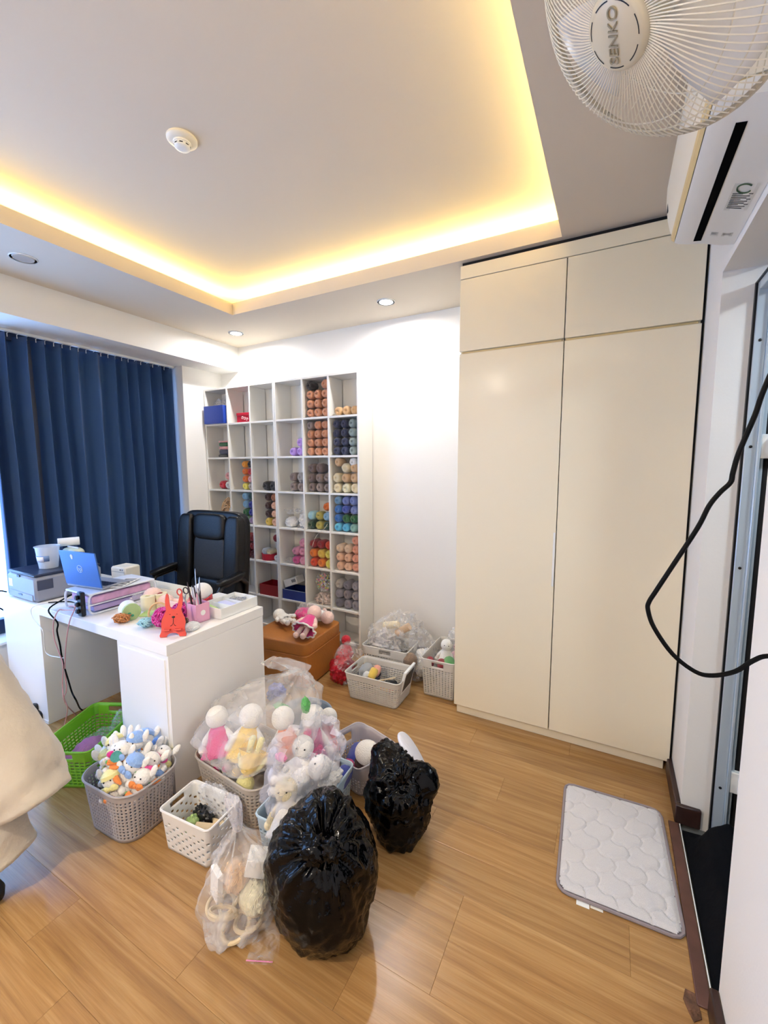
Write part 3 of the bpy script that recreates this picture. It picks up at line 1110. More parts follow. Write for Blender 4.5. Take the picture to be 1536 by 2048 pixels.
crumple('plastic_wrap', 'crumpled clear plastic wrapping piled in the blue storage box', 'plastic', ((x0 + x1) / 2, BYF + .08, z0 + .02), .115, .075, .115, 'film_clear', .4, 3)
x0, x1, z0, h = cell(2, 1)
t = thing('gift_box', 'small red box with a white swirl print in the top row', 'box', ((x0 + x1) / 2 + .05, BYF + .075, z0))
G().cbox(-.085, .075, -.06, .06, 0, .082, .003).build('body', 'box_red', t)
G().cbox(-.088, .078, -.063, .063, .06, .086, .003).build('lid', 'box_red', t)
sw = G()
for k in range(3):
    sw.tube([(-.01 + .028 * k + .014 * math.cos(a) * (1 - a / 14), -.0635, .04 - .008 * k + .014 * math.sin(a) * (1 - a / 14)) for a in [q * .35 for q in range(24)]], .0015, 4)
sw.build('swirl_print', 'print_white', t)
x0, x1, z0, h = cell(1, 2)
for k, (c, hh, nm) in enumerate((('yarn_black', .03, 'black'), ('yarn_navy', .045, 'navy'), ('yarn_pinksoft', .03, 'pale pink'), ('yarn_green', .036, 'green'), ('yarn_pinksoft', .016, 'dusty pink'))):
    zz = z0 + sum((.03, .045, .03, .036, .016)[:k])
    o = G().cbox(-.065 + .012 * (k > 0), .07, -.06, .06, 0, hh - .001, .010 if hh > .02 else .004).build('folded_felt', c, None, ((x0 + x1) / 2 + .045, BYF + .08, zz), (0, 0, .05 * math.sin(k * 2.2)))
    tag(o, '%s folded felt sheet in the stack beside the curtain' % nm, 'felt', 'folded felt stack in the bookcase')
x0, x1, z0, h = cell(1, 4)
def tangle(name, lab, c, r, m, n=16, seed=1, flat=.7, wire=.006, group=None):
    rnd = random.Random(seed)
    g = G()
    for k in range(n):
        ax = Euler((rnd.uniform(0, 3), rnd.uniform(0, 3), rnd.uniform(0, 6))).to_matrix().to_4x4()
        rr = r * rnd.uniform(.5, .95)
        pts = [ax @ Vector((rr * math.cos(a) * rnd.uniform(.9, 1.1), rr * math.sin(a), r * .3 * math.sin(a * 2 + k))) for a in [q * 2 * PI / 18 for q in range(18)]]
        g.tube([(p.x, p.y, p.z * flat) for p in pts], wire, 5, closed=True)
    g.ell((0, 0, 0), r * .62, r * .62, r * .62 * flat, 14, 9)
    zm = min(v[2] for v in g.v)
    g.v = [(x, y, z - zm) for x, y, z in g.v]
    return tag(g.build(name, m, None, c), lab, 'yarn', group)
tangle('yarn_hank', 'loose tan brown yarn hank above the office chair', ((x0 + x1) / 2 + .035, BYF + .085, z0), .08, 'yarn_sand', 24, 4, 1.5)
crumple('white_yarn', 'fluffy white yarn bundle beside the loose tan hank', 'yarn', (x1 - .035, BYF + .05, z0), .03, .04, .075, 'yarn_white', .2, 2)
mat('bag_white', '#eceae6', .3, bump=.4, bscale=30)
x0, x1, z0, h = cell(4, 4)
crumple('white_pack', 'white wrapped bundle in a clear bag, fourth shelf row', 'bag', (x0 + .085, BYF + .08, z0), .06, .06, .05, 'bag_white', .25, 5)
crumple('white_pack', 'tall crumpled white plastic bag beside the wrapped bundle', 'bag', (x1 - .055, BYF + .08, z0), .045, .05, .07, 'bag_white', .45, 8)
crumple('clear_pouch', 'clear plastic pouch resting over the white bundles', 'bag', (x0 + .10, BYF + .085, z0 + .115), .075, .06, .03, 'film_clear', .4, 9)
x0, x1, z0, h = cell(3, 5)
t = thing('red_tin', 'open red tin holding small yarn balls', 'tin', (x0 + .10, BYF + .085, z0))
G().lathe([(.066, 0), (.072, .004), (.074, .06), (.076, .062), (.070, .062), (.068, .008), (0.001, .006)], 28, cap1=False).build('body', 'box_red', t)
for i, (c, dx, dz, r) in enumerate((('white', -.03, .076, .034), ('cream', .034, .078, .034))):
    o = put('yarn_ball', SK[i], 'yarn_' + c)
    tag(o, ['black and white mottled yarn ball in the red tin', 'cream yarn ball in the red tin'][i], 'yarn', 'yarn balls in the red tin')
    o.location = (x0 + .10 + dx, BYF + .085 - .01 * i, z0 + dz)
    o.scale = (r,) * 3
yarn('white', 3, 5, x1 - .034, z0 + .032, .031)
yarn('crimson', 3, 5, x1 - .040, z0 + .215, .034)
crumple('pattern_bag', 'pink and clear bag with pink trim under the rose yarn', 'bag', (cell(4, 5)[0] + .07, BYF + .07, cell(4, 5)[2]), .055, .05, .028, 'film_clear', .4, 12)
x0, x1, z0, h = cell(3, 6)
openbox('lacquer_box', 'open dark red lacquered box, sixth shelf row', 'box', x0 + .03, x1 - .004, BYF + .012, BYB - .03, z0, .10, 'tin_red')
x0, x1, z0, h = cell(4, 6)
t = openbox('biscuit_tin', 'blue and brown rectangular tin without lid', 'tin', x0 + .012, x1 - .01, BYF + .01, BYB - .03, z0, .088, 'tin_blue', lip='steel')
t = thing('product_box', 'white printed carton tilted over the blue tin', 'box', (x0 + .10, BYF + .09, z0 + .091), 0, None, (0, math.radians(-20), .05))
G().cbox(-.07, .075, -.055, .055, .032, .098, .002).build('carton', 'card_white', t)
g = G()
for k in range(4):
    g.box(.02 + .012 * k, .028 + .012 * k, -.0562, -.0555, .055, .082)
g.build('print', 'ink', t, smooth=False)
x0, x1, z0, h = cell(5, 6)
mat('pack_mix', '#d8c7bd', .35, bump=.6, bscale=40, var=.7, vscale=35)
crumple('packet', 'heap of printed clear packets at the bottom of the sixth row', 'packet', ((x0 + x1) / 2 + .01, BYF + .08, z0), .105, .065, .05, 'pack_mix', .5, 21)
t = thing('bead_bag', 'clear round bag of colourful beads and trinkets', 'bag', ((x0 + x1) / 2, BYF + .085, z0 + .092))
rnd = random.Random(5)
bd = {k: G() for k in ('yarn_lemon', 'yarn_coral', 'yarn_white', 'yarn_mint', 'yarn_rose', 'yarn_slate')}
for k in range(160):
    d = Vector((rnd.gauss(0, 1), rnd.gauss(0, 1), rnd.gauss(0, 1))).normalized() * .078 * rnd.uniform(.6, 1)
    rnd.choice(list(bd.values())).ell((d.x, d.y * .7, .09 + d.z * 1.02), .009, seg=6, rings=4)
for k, g in bd.items():
    o = g.build('beads', k, t)
    o['kind'] = 'stuff'
G().ell((0, 0, .092), .09, .066, .09, 24, 16).build('film', 'film_clear', t)

# loose white cords hanging from the shelves
mat('cord_white', '#e4e0da', .7)
for pts, lab in (([(642, 1188), (646, 1196), (645, 1215), (646, 1240), (650, 1258)], 'white cord hanging from the red lacquered box down to the ottoman'),
                 ([(655, 1048), (648, 1058), (634, 1070), (627, 1085), (624, 1094)], 'white cord hanging over the shelf below the cyan yarn')):
    P = smooth_path([on_y(u, v, BYF - .006) for u, v in pts], 5)
    b0 = P[-1].copy()
    tag(G().tube([p - b0 for p in P], .0016, 5).build('cord', 'cord_white', None, b0), lab, 'cord')

# ------------------------------------------------------------------ desk
mat('plush_white', '#f1ede6', .9, sheen=.4, bump=.6, bscale=160)
mat('plush_skin', '#f3d7c6', .9, sheen=.4, bump=.6, bscale=160)
mat('plush_pinkskin', '#f2cdbf', .9, sheen=.4, bump=.6, bscale=160)
def sup(g, c, rx, ry, rz, e=.35, seg=28, rings=18, M=None):
    """superellipsoid: soft box / pillow"""
    f = lambda q: math.copysign(abs(q) ** e, q)
    vs, fs = [], []
    for i in range(rings + 1):
        th = -PI / 2 + PI * i / rings
        for j in range(seg):
            ph = 2 * PI * j / seg
            vs.append((c[0] + rx * f(math.cos(th)) * f(math.cos(ph)), c[1] + ry * f(math.cos(th)) * f(math.sin(ph)), c[2] + rz * f(math.sin(th))))
    for i in range(rings):
        for j in range(seg):
            a, b = i * seg + j, i * seg + (j + 1) % seg
            fs.append((a, b, b + seg, a + seg))
    return g.add(vs, fs, M)


DX0, DX1, DYF, DYB, DZT = -3.40, -1.752, 1.165, 1.775, .74
dcx, dcy = (DX0 + DX1) / 2, (DYF + DYB) / 2
t = thing('desk', 'white pedestal desk beside the window covered with craft supplies', 'desk', (dcx, dcy, 0))
def db(name, x0, x1, y0, y1, z0, z1, b=.0015, parent=None, m='desk_white'):
    return G().cbox(x0 - dcx, x1 - dcx, y0 - dcy, y1 - dcy, z0, z1, b).build(name, m, parent or t)
db('desktop', DX0, DX1, DYF, DYB, DZT - .052, DZT)
p = db('pedestal', -2.150, DX1, DYF + .004, DYB - .004, 0, DZT - .0525)
db('front_panel', -2.128, DX1 - .022, DYF - .0005, DYF + .006, .03, DZT - .075, .001, p)
p = db('pedestal', DX0, -2.930, DYF + .004, DYB - .004, 0, DZT - .0525)
db('plinth', DX0 + .004, -2.934, DYF + .001, DYF + .012, .0, .02, .001, p)

# ------------------------------------------------------------------ printer and things on it
mat('printer_grey', '#8a8f9c', .45)
mat('printer_dark', '#454a5a', .4)
mat('navy_lid', '#252c42', .35)
PX0, PX1, PY0, PY1 = -3.335, -2.985, 1.182, 1.56
t = thing('printer', 'grey desktop printer at the window end of the desk', 'printer', ((PX0 + PX1) / 2, (PY0 + PY1) / 2, DZT))
pw, pd = (PX1 - PX0) / 2, (PY1 - PY0) / 2
G().cbox(-pw, pw, -pd, pd, .005, .155, .014).build('housing', 'printer_grey', t)
G().cbox(-pw + .004, pw - .004, -pd + .004, pd - .004, .1555, .172, .006).build('lid', 'navy_lid', t)
G().cbox(-pw + .02, pw - .03, -pd - .004, -pd + .004, .010, .048, .002).build('paper_tray', 'printer_grey', t)
G().cbox(-.03, .02, -pd - .006, -pd + .002, .030, .042, .002).build('tray_grip', 'navy_lid', t)
G().cbox(-pw + .02, -pw + .07, -pd - .001, -pd + .002, .07, .12, .0005).build('sticker', 'sticker', t)
G().cbox(-.04, -.005, -pd - .002, -pd + .004, .140, .154, .001).build('latch', 'black_plastic', t)
G().cbox(pw - .003, pw + .002, -pd + .012, -pd + .095, .075, .135, .001).build('side_vent', 'printer_dark', t)
for q in (-1, 1):
    for r_ in (-1, 1):
        G().lathe([(.012, 0), (.012, .006)], 10, Matrix.Translation((q * (pw - .03), r_ * (pd - .03), 0))).build('foot', 'black_plastic', t)
PT = DZT + .1722
mat('tub_plastic', '#dfe8f2', .2, alpha=.45)
c = on_z(87, 1137, PT)
t = thing('plastic_tub', 'translucent plastic tub with packets on the printer', 'tub', (c.x, c.y + .03, PT))
G().lathe([(.050, .0015), (.064, .135), (.069, .136), (.069, .141), (.062, .141), (.048, .004), (0.001, .003)], 32, cap1=False).build('tub', 'tub_plastic', t)
mat('label_paper', '#e6dfe2', .6)
mat('label_blue', '#6c88b5', .6)
for nm, a0, a1, z0, z1, m in (('band_label', -2.6, -.3, .05, .085, 'label_blue'), ('price_label', -1.7, -.8, .045, .08, 'label_paper')):
    g = G()
    rr = lambda z: .0505 + (.064 - .05) * z / .135 + (.0012 if nm == 'price_label' else .0006)
    g.loft([[(rr(z) * math.cos(a0 + (a1 - a0) * k / 10), rr(z) * math.sin(a0 + (a1 - a0) * k / 10), z) for k in range(11)] for z in (z0, z1)], False, False, False)
    g.build(nm, m, t, solid=.0004)
crumple('packet', None, None, (0, 0, .004), .035, .035, .02, 'pack_mix', .4, 31, parent=t).name = 'contents'
mat('snack_bag', '#cfd6bf', .3, var=.35, vscale=14)
c = on_z(125, 1128, PT)
t = thing('snack_packet', 'green and cream packet standing behind the plastic tub', 'packet', (c.x + .0, c.y + .07, PT))
g = G()
sup(g, (0, 0, .05), .085, .045, .05, .6)
g.build('pouch', 'snack_bag', t)
G().cbox(-.07, .07, -.002, .002, .098, .106, .001).build('top_seal', 'label_paper', t)
t = thing('paper_roll', 'white paper roll lying on top of the snack packet', 'roll', (c.x - .05, c.y + .07, PT + .107), 0, None, (0, 0, 1.15))
G().lathe([(.026, -.06), (.028, -.058), (.028, .058), (.026, .06), (.010, .06), (.010, -.06)], 24, Matrix.Translation((0, 0, .028)) @ Matrix.Rotation(PI / 2, 4, 'Y'), cap0=False, cap1=False).build('roll', 'white_plastic', t)

# ------------------------------------------------------------------ riser, laptop
mat('riser_white', '#e2e6ee', .3)
RX0, RX1, RY0, RY1, RZ = -2.715, -2.475, 1.215, 1.60, .862
t = thing('desk_riser', 'white desk riser with rounded loop legs under the laptop', 'desk riser', ((RX0 + RX1) / 2, (RY0 + RY1) / 2, DZT))
rcx, rcy = (RX0 + RX1) / 2, (RY0 + RY1) / 2
for sx in (-1, 1):
    lp = resample(rrect(RY1 - RY0, RZ - DZT - .012, .03, 6), 60)
    G().tube([(sx * (RX1 - RX0) / 2, a, (RZ - DZT) / 2 + b) for a, b in lp], .006, 8, closed=True).build('loop_leg', 'riser_white', t)
G().cbox(-.12, .12, -.19, .19, RZ - DZT - .012, RZ - DZT - .002, .002).build('platform', 'riser_white', t)
G().cbox(-.118, .118, -.185, .185, .052, .057, .001).build('shelf', 'riser_white', t)
mat('lavender', '#b9a6d6', .5)
mat('pink_pack', '#dcaacd', .5, var=.25, vscale=20)
rb = DZT + .0575
o = G().cbox(-.10, .105, -.17, .17, 0, .040, .004).build('craft_box', 'pink_pack', None, (rcx, rcy, rb))
tag(o, 'flat pinkish lilac box on the riser shelf', 'box', 'craft boxes in the riser')
o = G().cbox(-.10, .105, -.16, .17, 0, .030, .004).build('craft_box', 'lavender', None, (rcx, rcy, DZT + .0125))
tag(o, 'flat lavender box under the riser shelf', 'box', 'craft boxes in the riser')
mat('laptop_blue', '#3f6db0', .35, metal=.3)
mat('laptop_grey', '#8f95a3', .4)
mat('logo_silver', '#c5d2e4', .3, metal=.3)
la, lb = on_z(133, 1171, RZ), on_z(204, 1181, RZ)
lang = math.atan2(lb.y - la.y, lb.x - la.x)
lw = (lb - la).length
t = thing('laptop', 'open laptop with blue lid standing on the desk riser', 'laptop', ((la.x + lb.x) / 2, (la.y + lb.y) / 2 + .004, RZ + .001), lang)
G().cbox(-lw / 2, lw / 2, 0, .17, 0, .014, .003).build('base', 'laptop_grey', t)
g = G()
for i in range(12):
    for j in range(4):
        g.box(-lw / 2 + .012 + i * (lw - .024) / 12, -lw / 2 + .012 + (i + .85) * (lw - .024) / 12, .03 + j * .018, .045 + j * .018, .014, .0155)
g.build('keys', 'navy_lid', t, smooth=False)
LH = .205
lm = Matrix.Translation((0, 0, .012)) @ Matrix.Rotation(math.radians(8), 4, 'X')
lid = G().cbox(-lw / 2, lw / 2, -.004, .003, 0, LH, .002, lm).build('lid', 'laptop_blue', t)
G().box(-lw / 2 + .008, lw / 2 - .008, .0031, .0036, .012, LH - .01, lm).build('screen', 'black_plastic', lid, smooth=False)
ring = [(.021 * math.cos(a), -.0045, .103 + .021 * math.sin(a)) for a in [2 * PI * k / 36 for k in range(36)]]
G().tube(ring, .0014, 5, lm, True).build('logo_ring', 'logo_silver', lid)
tmx = lm @ Matrix.Translation((0, -.0046, .102)) @ Matrix.Rotation(PI / 2, 4, 'X')
text('logo_lettering', 'hp', .034, 'logo_silver', lid, tmx.translation, tmx.to_euler(), .0005)
stk = [(-.046 + .010 * math.sin(a) * (1 + .3 * math.cos(a)), .172 + .015 * math.cos(a)) for a in [2 * PI * k / 20 for k in range(20)]]
G().loft([[(x, -.0052, z) for x, z in stk], [(x, -.0042, z) for x, z in stk]], M=lm).build('sticker', 'sticker', lid)
# printed card with dark bars lying on the riser
t = thing('pattern_card', 'white card with dark grey bars lying over the riser edge', 'card', (rcx + .075, rcy + .02, RZ + .003), math.radians(-60))
G().cbox(-.11, .09, -.04, .045, 0, .003, .0008).build('card', 'card_white', t)
g = G()
for k in range(5):
    g.box(-.09 + k * .036, -.073 + k * .036, -.032, .036, .003, .0036)
g.build('bar_print', 'ink', t, smooth=False)
# black power strip
t = thing('power_strip', 'black power strip standing upright against the desk riser', 'power strip', (-2.515, 1.198, DZT))
G().cbox(-.022, .022, -.012, .012, .001, .135, .005).build('housing', 'black_plastic', t)
for k in range(3):
    G().cbox(-.020, .004, -.026, -.012, .018 + k * .038, .042 + k * .038, .004).build('plug', 'black_plastic', t)
# notebooks / brushes between the legs of the riser
for k, (dx, m, nm) in enumerate(((0, 'tin_blue', 'navy'), (.022, 'laptop_blue', 'blue'), (.042, 'printer_grey', 'grey'))):
    o = G().cbox(-.007, .007, -.04, .04, 0, .105 - .012 * k, .002).build('notebook', m, None, (-2.70 + dx - .055, 1.50, DZT), (0, math.radians(4), 0))
    tag(o, '%s notebook standing behind the laptop riser' % nm, 'notebook', 'notebooks standing on the desk')

# label printer and tray behind
c = on_z(222, 1163, .80)
t = thing('drawer_tray', 'long white tray along the far side of the desk', 'tray', (-2.64, 1.68, DZT))
for q in ((-.36, .36, -.055, .055, 0, .004), (-.36, .36, -.055, -.050, .004, .05), (-.36, .36, .050, .055, .004, .05), (-.36, -.355, -.05, .05, .004, .05), (.355, .36, -.05, .05, .004, .05)):
    G().cbox(*q, .001).build('tray_panel', 'cream_plastic', t)
t = thing('label_printer', 'small white label printer on the tray behind the laptop', 'printer', (-2.885, 1.66, DZT + .051), .12)
G().cbox(-.068, .068, -.06, .06, 0, .095, .010).build('housing', 'cream_plastic', t)
G().cbox(-.0705, -.066, -.035, .035, .02, .07, .002).build('label_slot', 'printer_dark', t)
G().cbox(-.062, .062, -.0615, -.058, .062, .0635, .0005).build('lid_seam', 'printer_dark', t)
for k in (0, 1):
    G().cbox(.025 + .018 * k, .032 + .018 * k, -.0625, -.059, .073, .082, .001).build('button', 'black_plastic' if k == 0 else 'printer_grey', t)

# tapes, ribbon and yarn on the desk
mat('tape_white', '#eef0f2', .35)
mat('tape_cream', '#e6dbb5', .5)
mat('tape_green', '#a9c28a', .6, var=.2)
mat('teal_print', '#2f8f74', .5)
mat('ribbon_green', '#a8c27c', .6, bump=.2)
c = on_z(247, 1241, DZT)
t = thing('tape_roll', 'white and cream roll of tape lying on its side at the desk edge', 'tape', (c.x + .005, c.y + .035, DZT), math.radians(-18))
RM = Matrix.Translation((0, 0, .045)) @ Matrix.Rotation(PI / 2, 4, 'Y')
G().lathe([(.042, -.055), (.045, -.053), (.045, .018), (.042, .020)], 32, RM).build('wrapper', 'tape_white', t)
G().lathe([(.0442, .0205), (.0442, .036), (.014, .037)], 32, RM, cap0=False).build('tape_face', 'tape_green', t)
g = G()
for k in range(2):
    g.lathe([(.009 - .002 * k, .0375), (.004, .039)], 12, RM @ Matrix.Translation((.008 + .010 * k, -.012 + .014 * k, 0)))
g.build('core_print', 'teal_print', t)
t = thing('green_ribbon', 'pale green knitted strip draped behind the tape roll', 'ribbon', (-2.10, 1.335, DZT))
g = G()
for k in range(4):
    g.tube([(-.085, -.02 + .012 * k, .02 + .004 * k), (-.02, -.012 + .012 * k, .030 + .003 * k), (.05, -.01 + .012 * k, .033), (.10, .0 + .012 * k, .020)], .007, 7)
g.build('strip', 'ribbon_green', t)
for k, (u, v, lab) in enumerate(((287, 1222, 'cream paper roll standing beside the tape roll'), (312, 1216, 'cream paper roll standing behind the magenta yarn'))):
    c = on_z(u, v, DZT)
    t = thing('paper_roll', lab, 'roll', (c.x, c.y + .03, DZT), 0, 'cream rolls on the desk')
    G().lathe([(.036, 0), (.038, .002), (.038, .078), (.036, .080), (.014, .080), (.014, .03), (0.001, .03)], 28, cap1=False).build('roll', 'tape_cream', t)
c = on_z(323, 1226, DZT)
t = thing('wooden_hoop', 'tan wooden ring leaning behind the red rabbit holder', 'hoop', (-2.06, 1.335, DZT), .5, None)
G().tube([(.048 * math.cos(a), .02 * math.sin(a), .052 + .046 * math.sin(a)) for a in [2 * PI * k / 36 for k in range(36)]], .0055, 8, closed=True).build('ring', 'yarn_tan', t)
mat('yarn_magenta', '#d32a97', .85, sheen=.3, bump=.6, bscale=30, kind='wave')
mat('yarn_orangebrown', '#c67f42', .85, sheen=.3, bump=.6, bscale=30, kind='wave')
mat('yarn_lightcyan', '#a5dbe6', .85, sheen=.3, bump=.6, bscale=30, kind='wave')
c = on_z(235, 1248, DZT)
tangle('yarn_hank', 'small orange-brown yarn hank at the desk front edge', (c.x, c.y + .025, DZT), .045, 'yarn_orangebrown', 30, 11, .55, .003)
c = on_z(285, 1256, DZT)
tangle('yarn_hank', 'small light cyan yarn hank next to the magenta yarn', (c.x + .005, c.y + .02, DZT), .042, 'yarn_lightcyan', 28, 12, .5, .0026)
c = on_z(318, 1262, DZT)
tangle('yarn_ball', 'bright magenta yarn ball beside the red rabbit holder', (c.x - .012, c.y + .045, DZT), .062, 'yarn_magenta', 34, 13, .85, .004)
tangle('yarn_ball', 'magenta yarn ball behind the rabbit ears', (-1.985, 1.415, DZT), .046, 'yarn_magenta', 30, 14, 1.0, .0038)
tangle('yarn_ball', 'dark brown yarn ball behind the rabbit holder', (-1.86, 1.325, DZT), .036, 'yarn_darkbrown', 14, 15, .9, .004)
crumple('stuffing', 'small white fabric pad at the foot of the pink pen holder', 'pad', (-1.815, 1.345, DZT), .035, .045, .022, 'yarn_white', .12, 4)

# pale doll lying between the riser and the paper rolls
t = thing('crochet_doll', 'pale peach crochet doll lying on the desk behind the cream rolls', 'doll', (-2.26, 1.50, DZT), 0, None, (0, 0, .15))
g = G()
g.ell((-.075, 0, .055), .056, .052, .054, 24, 16)
g.ell((.02, .0, .040), .055, .040, .038, 18, 12)
g.tube([(.05, .012, .035), (.11, .03, .03), (.16, .035, .03)], [.022, .020, .024], 10)
g.tube([(.05, -.015, .030), (.11, -.02, .028), (.15, -.03, .026)], [.022, .020, .023], 10)
g.build('body', 'plush_pinkskin', t, ang=0)
G().ell((-.022, .0, .045), .014, .044, .040, 16, 10).build('neck_band', 'tin_red', t)
crumple('clear_pouch', 'small clear plastic pouch beside the peach crochet doll', 'bag', (-2.385, 1.435, DZT), .038, .05, .045, 'film_clear', .35, 33)
crumple('fabric_scrap', 'coral pink fabric scrap behind the pen holder', 'fabric', (-2.04, 1.525, DZT), .045, .03, .035, 'pl_scrap' if 'pl_scrap' in MATS else mat('pl_scrap', '#e58a92', .85, sheen=.2), .4, 34)

# red rabbit-shaped phone holder
mat('rabbit_red', '#d8493c', .45)
t = thing('phone_holder', 'flat red rabbit-shaped phone holder at the desk corner', 'phone holder', (-1.815, 1.245, DZT + .0015), math.radians(38))
half = [(.0, .128), (.010, .131), (.017, .142), (.021, .165), (.026, .196), (.032, .205), (.037, .198), (.040, .172), (.038, .145), (.034, .128), (.040, .108), (.050, .088), (.055, .064), (.052, .042), (.053, .026), (.060, .008), (.058, 0), (.030, 0), (.024, .010), (.012, .017), (0, .018)]
outl = half + [(-x, z) for x, z in half[-2:0:-1]]
tl = Matrix.Rotation(math.radians(-14), 4, 'X')
G().loft([[(x, .004, z) for x, z in outl], [(x, -.003, z) for x, z in outl]], M=tl).build('panel', 'rabbit_red', t, ang=30)
g = G()
for k in range(2):
    g.cbox(-.042 + .052 * k, -.010 + .052 * k, -.022, -.002, .030, .038, .001, tl)
g.build('ledge', 'rabbit_red', t)
g = G()
g.ell((0, -.0035, .092), .008, .0012, .005, 12, 6, tl)
g.tube([(0, -.0036, .090), (0, -.0036, .064)], .0014, 5, tl)
g.tube([(-.013, -.0036, .050), (-.006, -.0036, .054), (0, -.0036, .064), (.006, -.0036, .054), (.013, -.0036, .050)], .0014, 5, tl)
g.ell((-.016, -.0035, .105), .002, .0012, .002, 8, 6, tl)
g.ell((.016, -.0035, .105), .002, .0012, .002, 8, 6, tl)
g.build('face_print', 'black_plastic', t)
G().cbox(-.03, .03, .05, .054, 0, .08, .001, Matrix.Rotation(math.radians(16), 4, 'X')).build('back_prop', 'rabbit_red', t)

# pink pen holder with tools
mat('pen_pink', '#e6a9c4', .4)
mat('tool_dark', '#3c2a2a', .5)
t = thing('pen_holder', 'pink square pen holder on the desk', 'pen holder', (-1.895, 1.452, DZT), math.radians(-4))
a = .040
G().box(-a, a, -a, a, .001, .004).build('bottom', 'pen_pink', t, smooth=False)
for q in ((-a, a, -a, -a + .003), (-a, a, a - .003, a), (-a, -a + .003, -a + .003, a - .003), (a - .003, a, -a + .003, a - .003)):
    G().cbox(*q, .001, .098, .0008).build('side', 'pen_pink', t)
G().lathe([(.014, 0), (.014, .001)], 20, Matrix.Translation((a + .0002, .0, .05)) @ Matrix.Rotation(PI / 2, 4, 'Y')).build('round_badge', 'print_white', t)
rnd = random.Random(3)
tools = [('knitting_needle', 'steel', .0024, .27), ('knitting_needle', 'steel', .0024, .23), ('paintbrush', 'tool_dark', .0042, .20), ('paintbrush', 'tool_dark', .004, .19), ('crochet_hook', 'steel', .003, .21), ('crochet_hook', 'steel', .0028, .19), ('knitting_needle', 'tool_dark', .0034, .21),
         ('crochet_hook', 'tool_dark', .003, .16), ('marker_pen', 'white_plastic', .0055, .135), ('marker_pen', 'white_plastic', .0055, .13), ('pencil', 'pen_pink', .0036, .145), ('pencil', 'tool_dark', .0036, .15),
         ('crochet_hook', 'lavender', .003, .15), ('knitting_needle', 'steel', .002, .17), ('knitting_needle', 'tool_dark', .0024, .17)]
rnd = random.Random(3)
words = {'steel': 'silver', 'tool_dark': 'dark', 'white_plastic': 'white', 'pen_pink': 'pink', 'lavender': 'lavender'}
for i, (nm, m, r, L) in enumerate(tools):
    bx, by = rnd.uniform(-.02, .02), rnd.uniform(-.02, .02)
    o = G().tube([(0, 0, 0), (0, 0, L * .92), (0, 0, L)], [r, r, r * .35], 7).build(nm, m, None, (-1.895 + bx, 1.452 + by, DZT + .005), (rnd.uniform(-.13, .13), rnd.uniform(-.2, .05), 0))
    tag(o, '%s %s standing in the pink pen holder' % (words[m], nm.replace('_', ' ')), 'tool', 'tools in the pink pen holder')
t = thing('scissors', 'pair of scissors hung point down in the pen holder', 'scissors', (-1.925, 1.425, DZT + .01), .6, None, (0, math.radians(-12), .6))
for s_ in (-1, 1):
    G().tube([(s_ * .016 + .012 * math.cos(q), 0, .155 + .017 * math.sin(q)) for q in [2 * PI * k / 20 for k in range(20)]], .0032, 6, closed=True).build('finger_loop', 'tool_dark' if s_ > 0 else 'rabbit_red', t)
    G().tube([(s_ * .012, 0, .140), (0, 0, .11), (-s_ * .006, 0, .0)], [.004, .004, .001], 6).build('blade', 'steel', t)

# white organiser box
t = thing('organiser_box', 'white compartment organiser at the right end of the desk', 'organiser', (-1.885, 1.642, DZT))
hw, hd, hh = .092, .132, .058
for q in ((-hw, hw, -hd, hd, .001, .004), (-hw, hw, -hd, -hd + .004, .004, hh), (-hw, hw, hd - .004, hd, .004, hh), (-hw, -hw + .004, -hd + .004, hd - .004, .004, hh), (hw - .004, hw, -hd + .004, hd - .004, .004, hh)):
    G().cbox(*q, .001).build('panel', 'white_plastic', t)
for yy in (-.045, .035):
    G().cbox(-hw + .0045, hw - .0045, yy, yy + .003, .004, hh - .008, .0008).build('divider', 'white_plastic', t)
G().cbox(-.001, .002, .039, hd - .005, .004, hh - .010, .0008).build('divider', 'white_plastic', t)
mat('note_lilac', '#c3c8ea', .6)
o = G().cbox(-.05, .05, -.03, .03, 0, .004, .0005).build('note_pad', 'note_lilac', None, (-1.88, 1.637, DZT + .038), (math.radians(-6), math.radians(8), .1))
tag(o, 'pale lilac paper notes lying in the organiser', 'paper')
o = G().cbox(-.03, .03, -.02, .02, 0, .006, .0005).build('green_card', 'ribbon_green', None, (-1.905, 1.548, DZT + .034), (0, math.radians(18), .2))
tag(o, 'small olive green card in the organiser front compartment', 'card')
t = thing('earphone_wires', 'thin white and grey wires coiled in the organiser', 'wire', (-1.885, 1.71, DZT + .036))
g = G()
for k in range(4):
    g.tube([(.05 * math.cos(a * (1 + .1 * k)) * (1 - .1 * k), .03 * math.sin(a + k), .012 + .004 * math.sin(3 * a + k)) for a in [q * .4 for q in range(17)]], .0012, 4)
g.build('wire', 'printer_grey', t)

# doll head with red scarf, paper stack behind
mat('plush_white', '#f1ede6', .9, sheen=.4, bump=.6, bscale=160)
mat('plush_skin', '#f3d7c6', .9, sheen=.4, bump=.6, bscale=160)
mat('plush_pinkskin', '#f2cdbf', .9, sheen=.4, bump=.6, bscale=160)
mat('knit_red', '#c01830', .9, sheen=.3, bump=.7, bscale=120)
mat('knit_yellow', '#f0c12e', .9, sheen=.3, bump=.7, bscale=120)
c = on_z(412, 1203, DZT)
t = thing('crochet_doll', 'white crochet doll head with a red scarf on the desk', 'doll', (-2.08, 1.625, DZT), -.4)
G().ell((0, 0, .080), .058, .058, .056, 24, 16).build('head', 'plush_white', t)
G().lathe([(.045, .001), (.058, .015), (.063, .040), (.065, .064), (.060, .068), (.050, .02)], 28, Matrix.Rotation(.16, 4, 'Y') @ Matrix.Rotation(.2, 4, 'X')).build('scarf', 'knit_red', t)
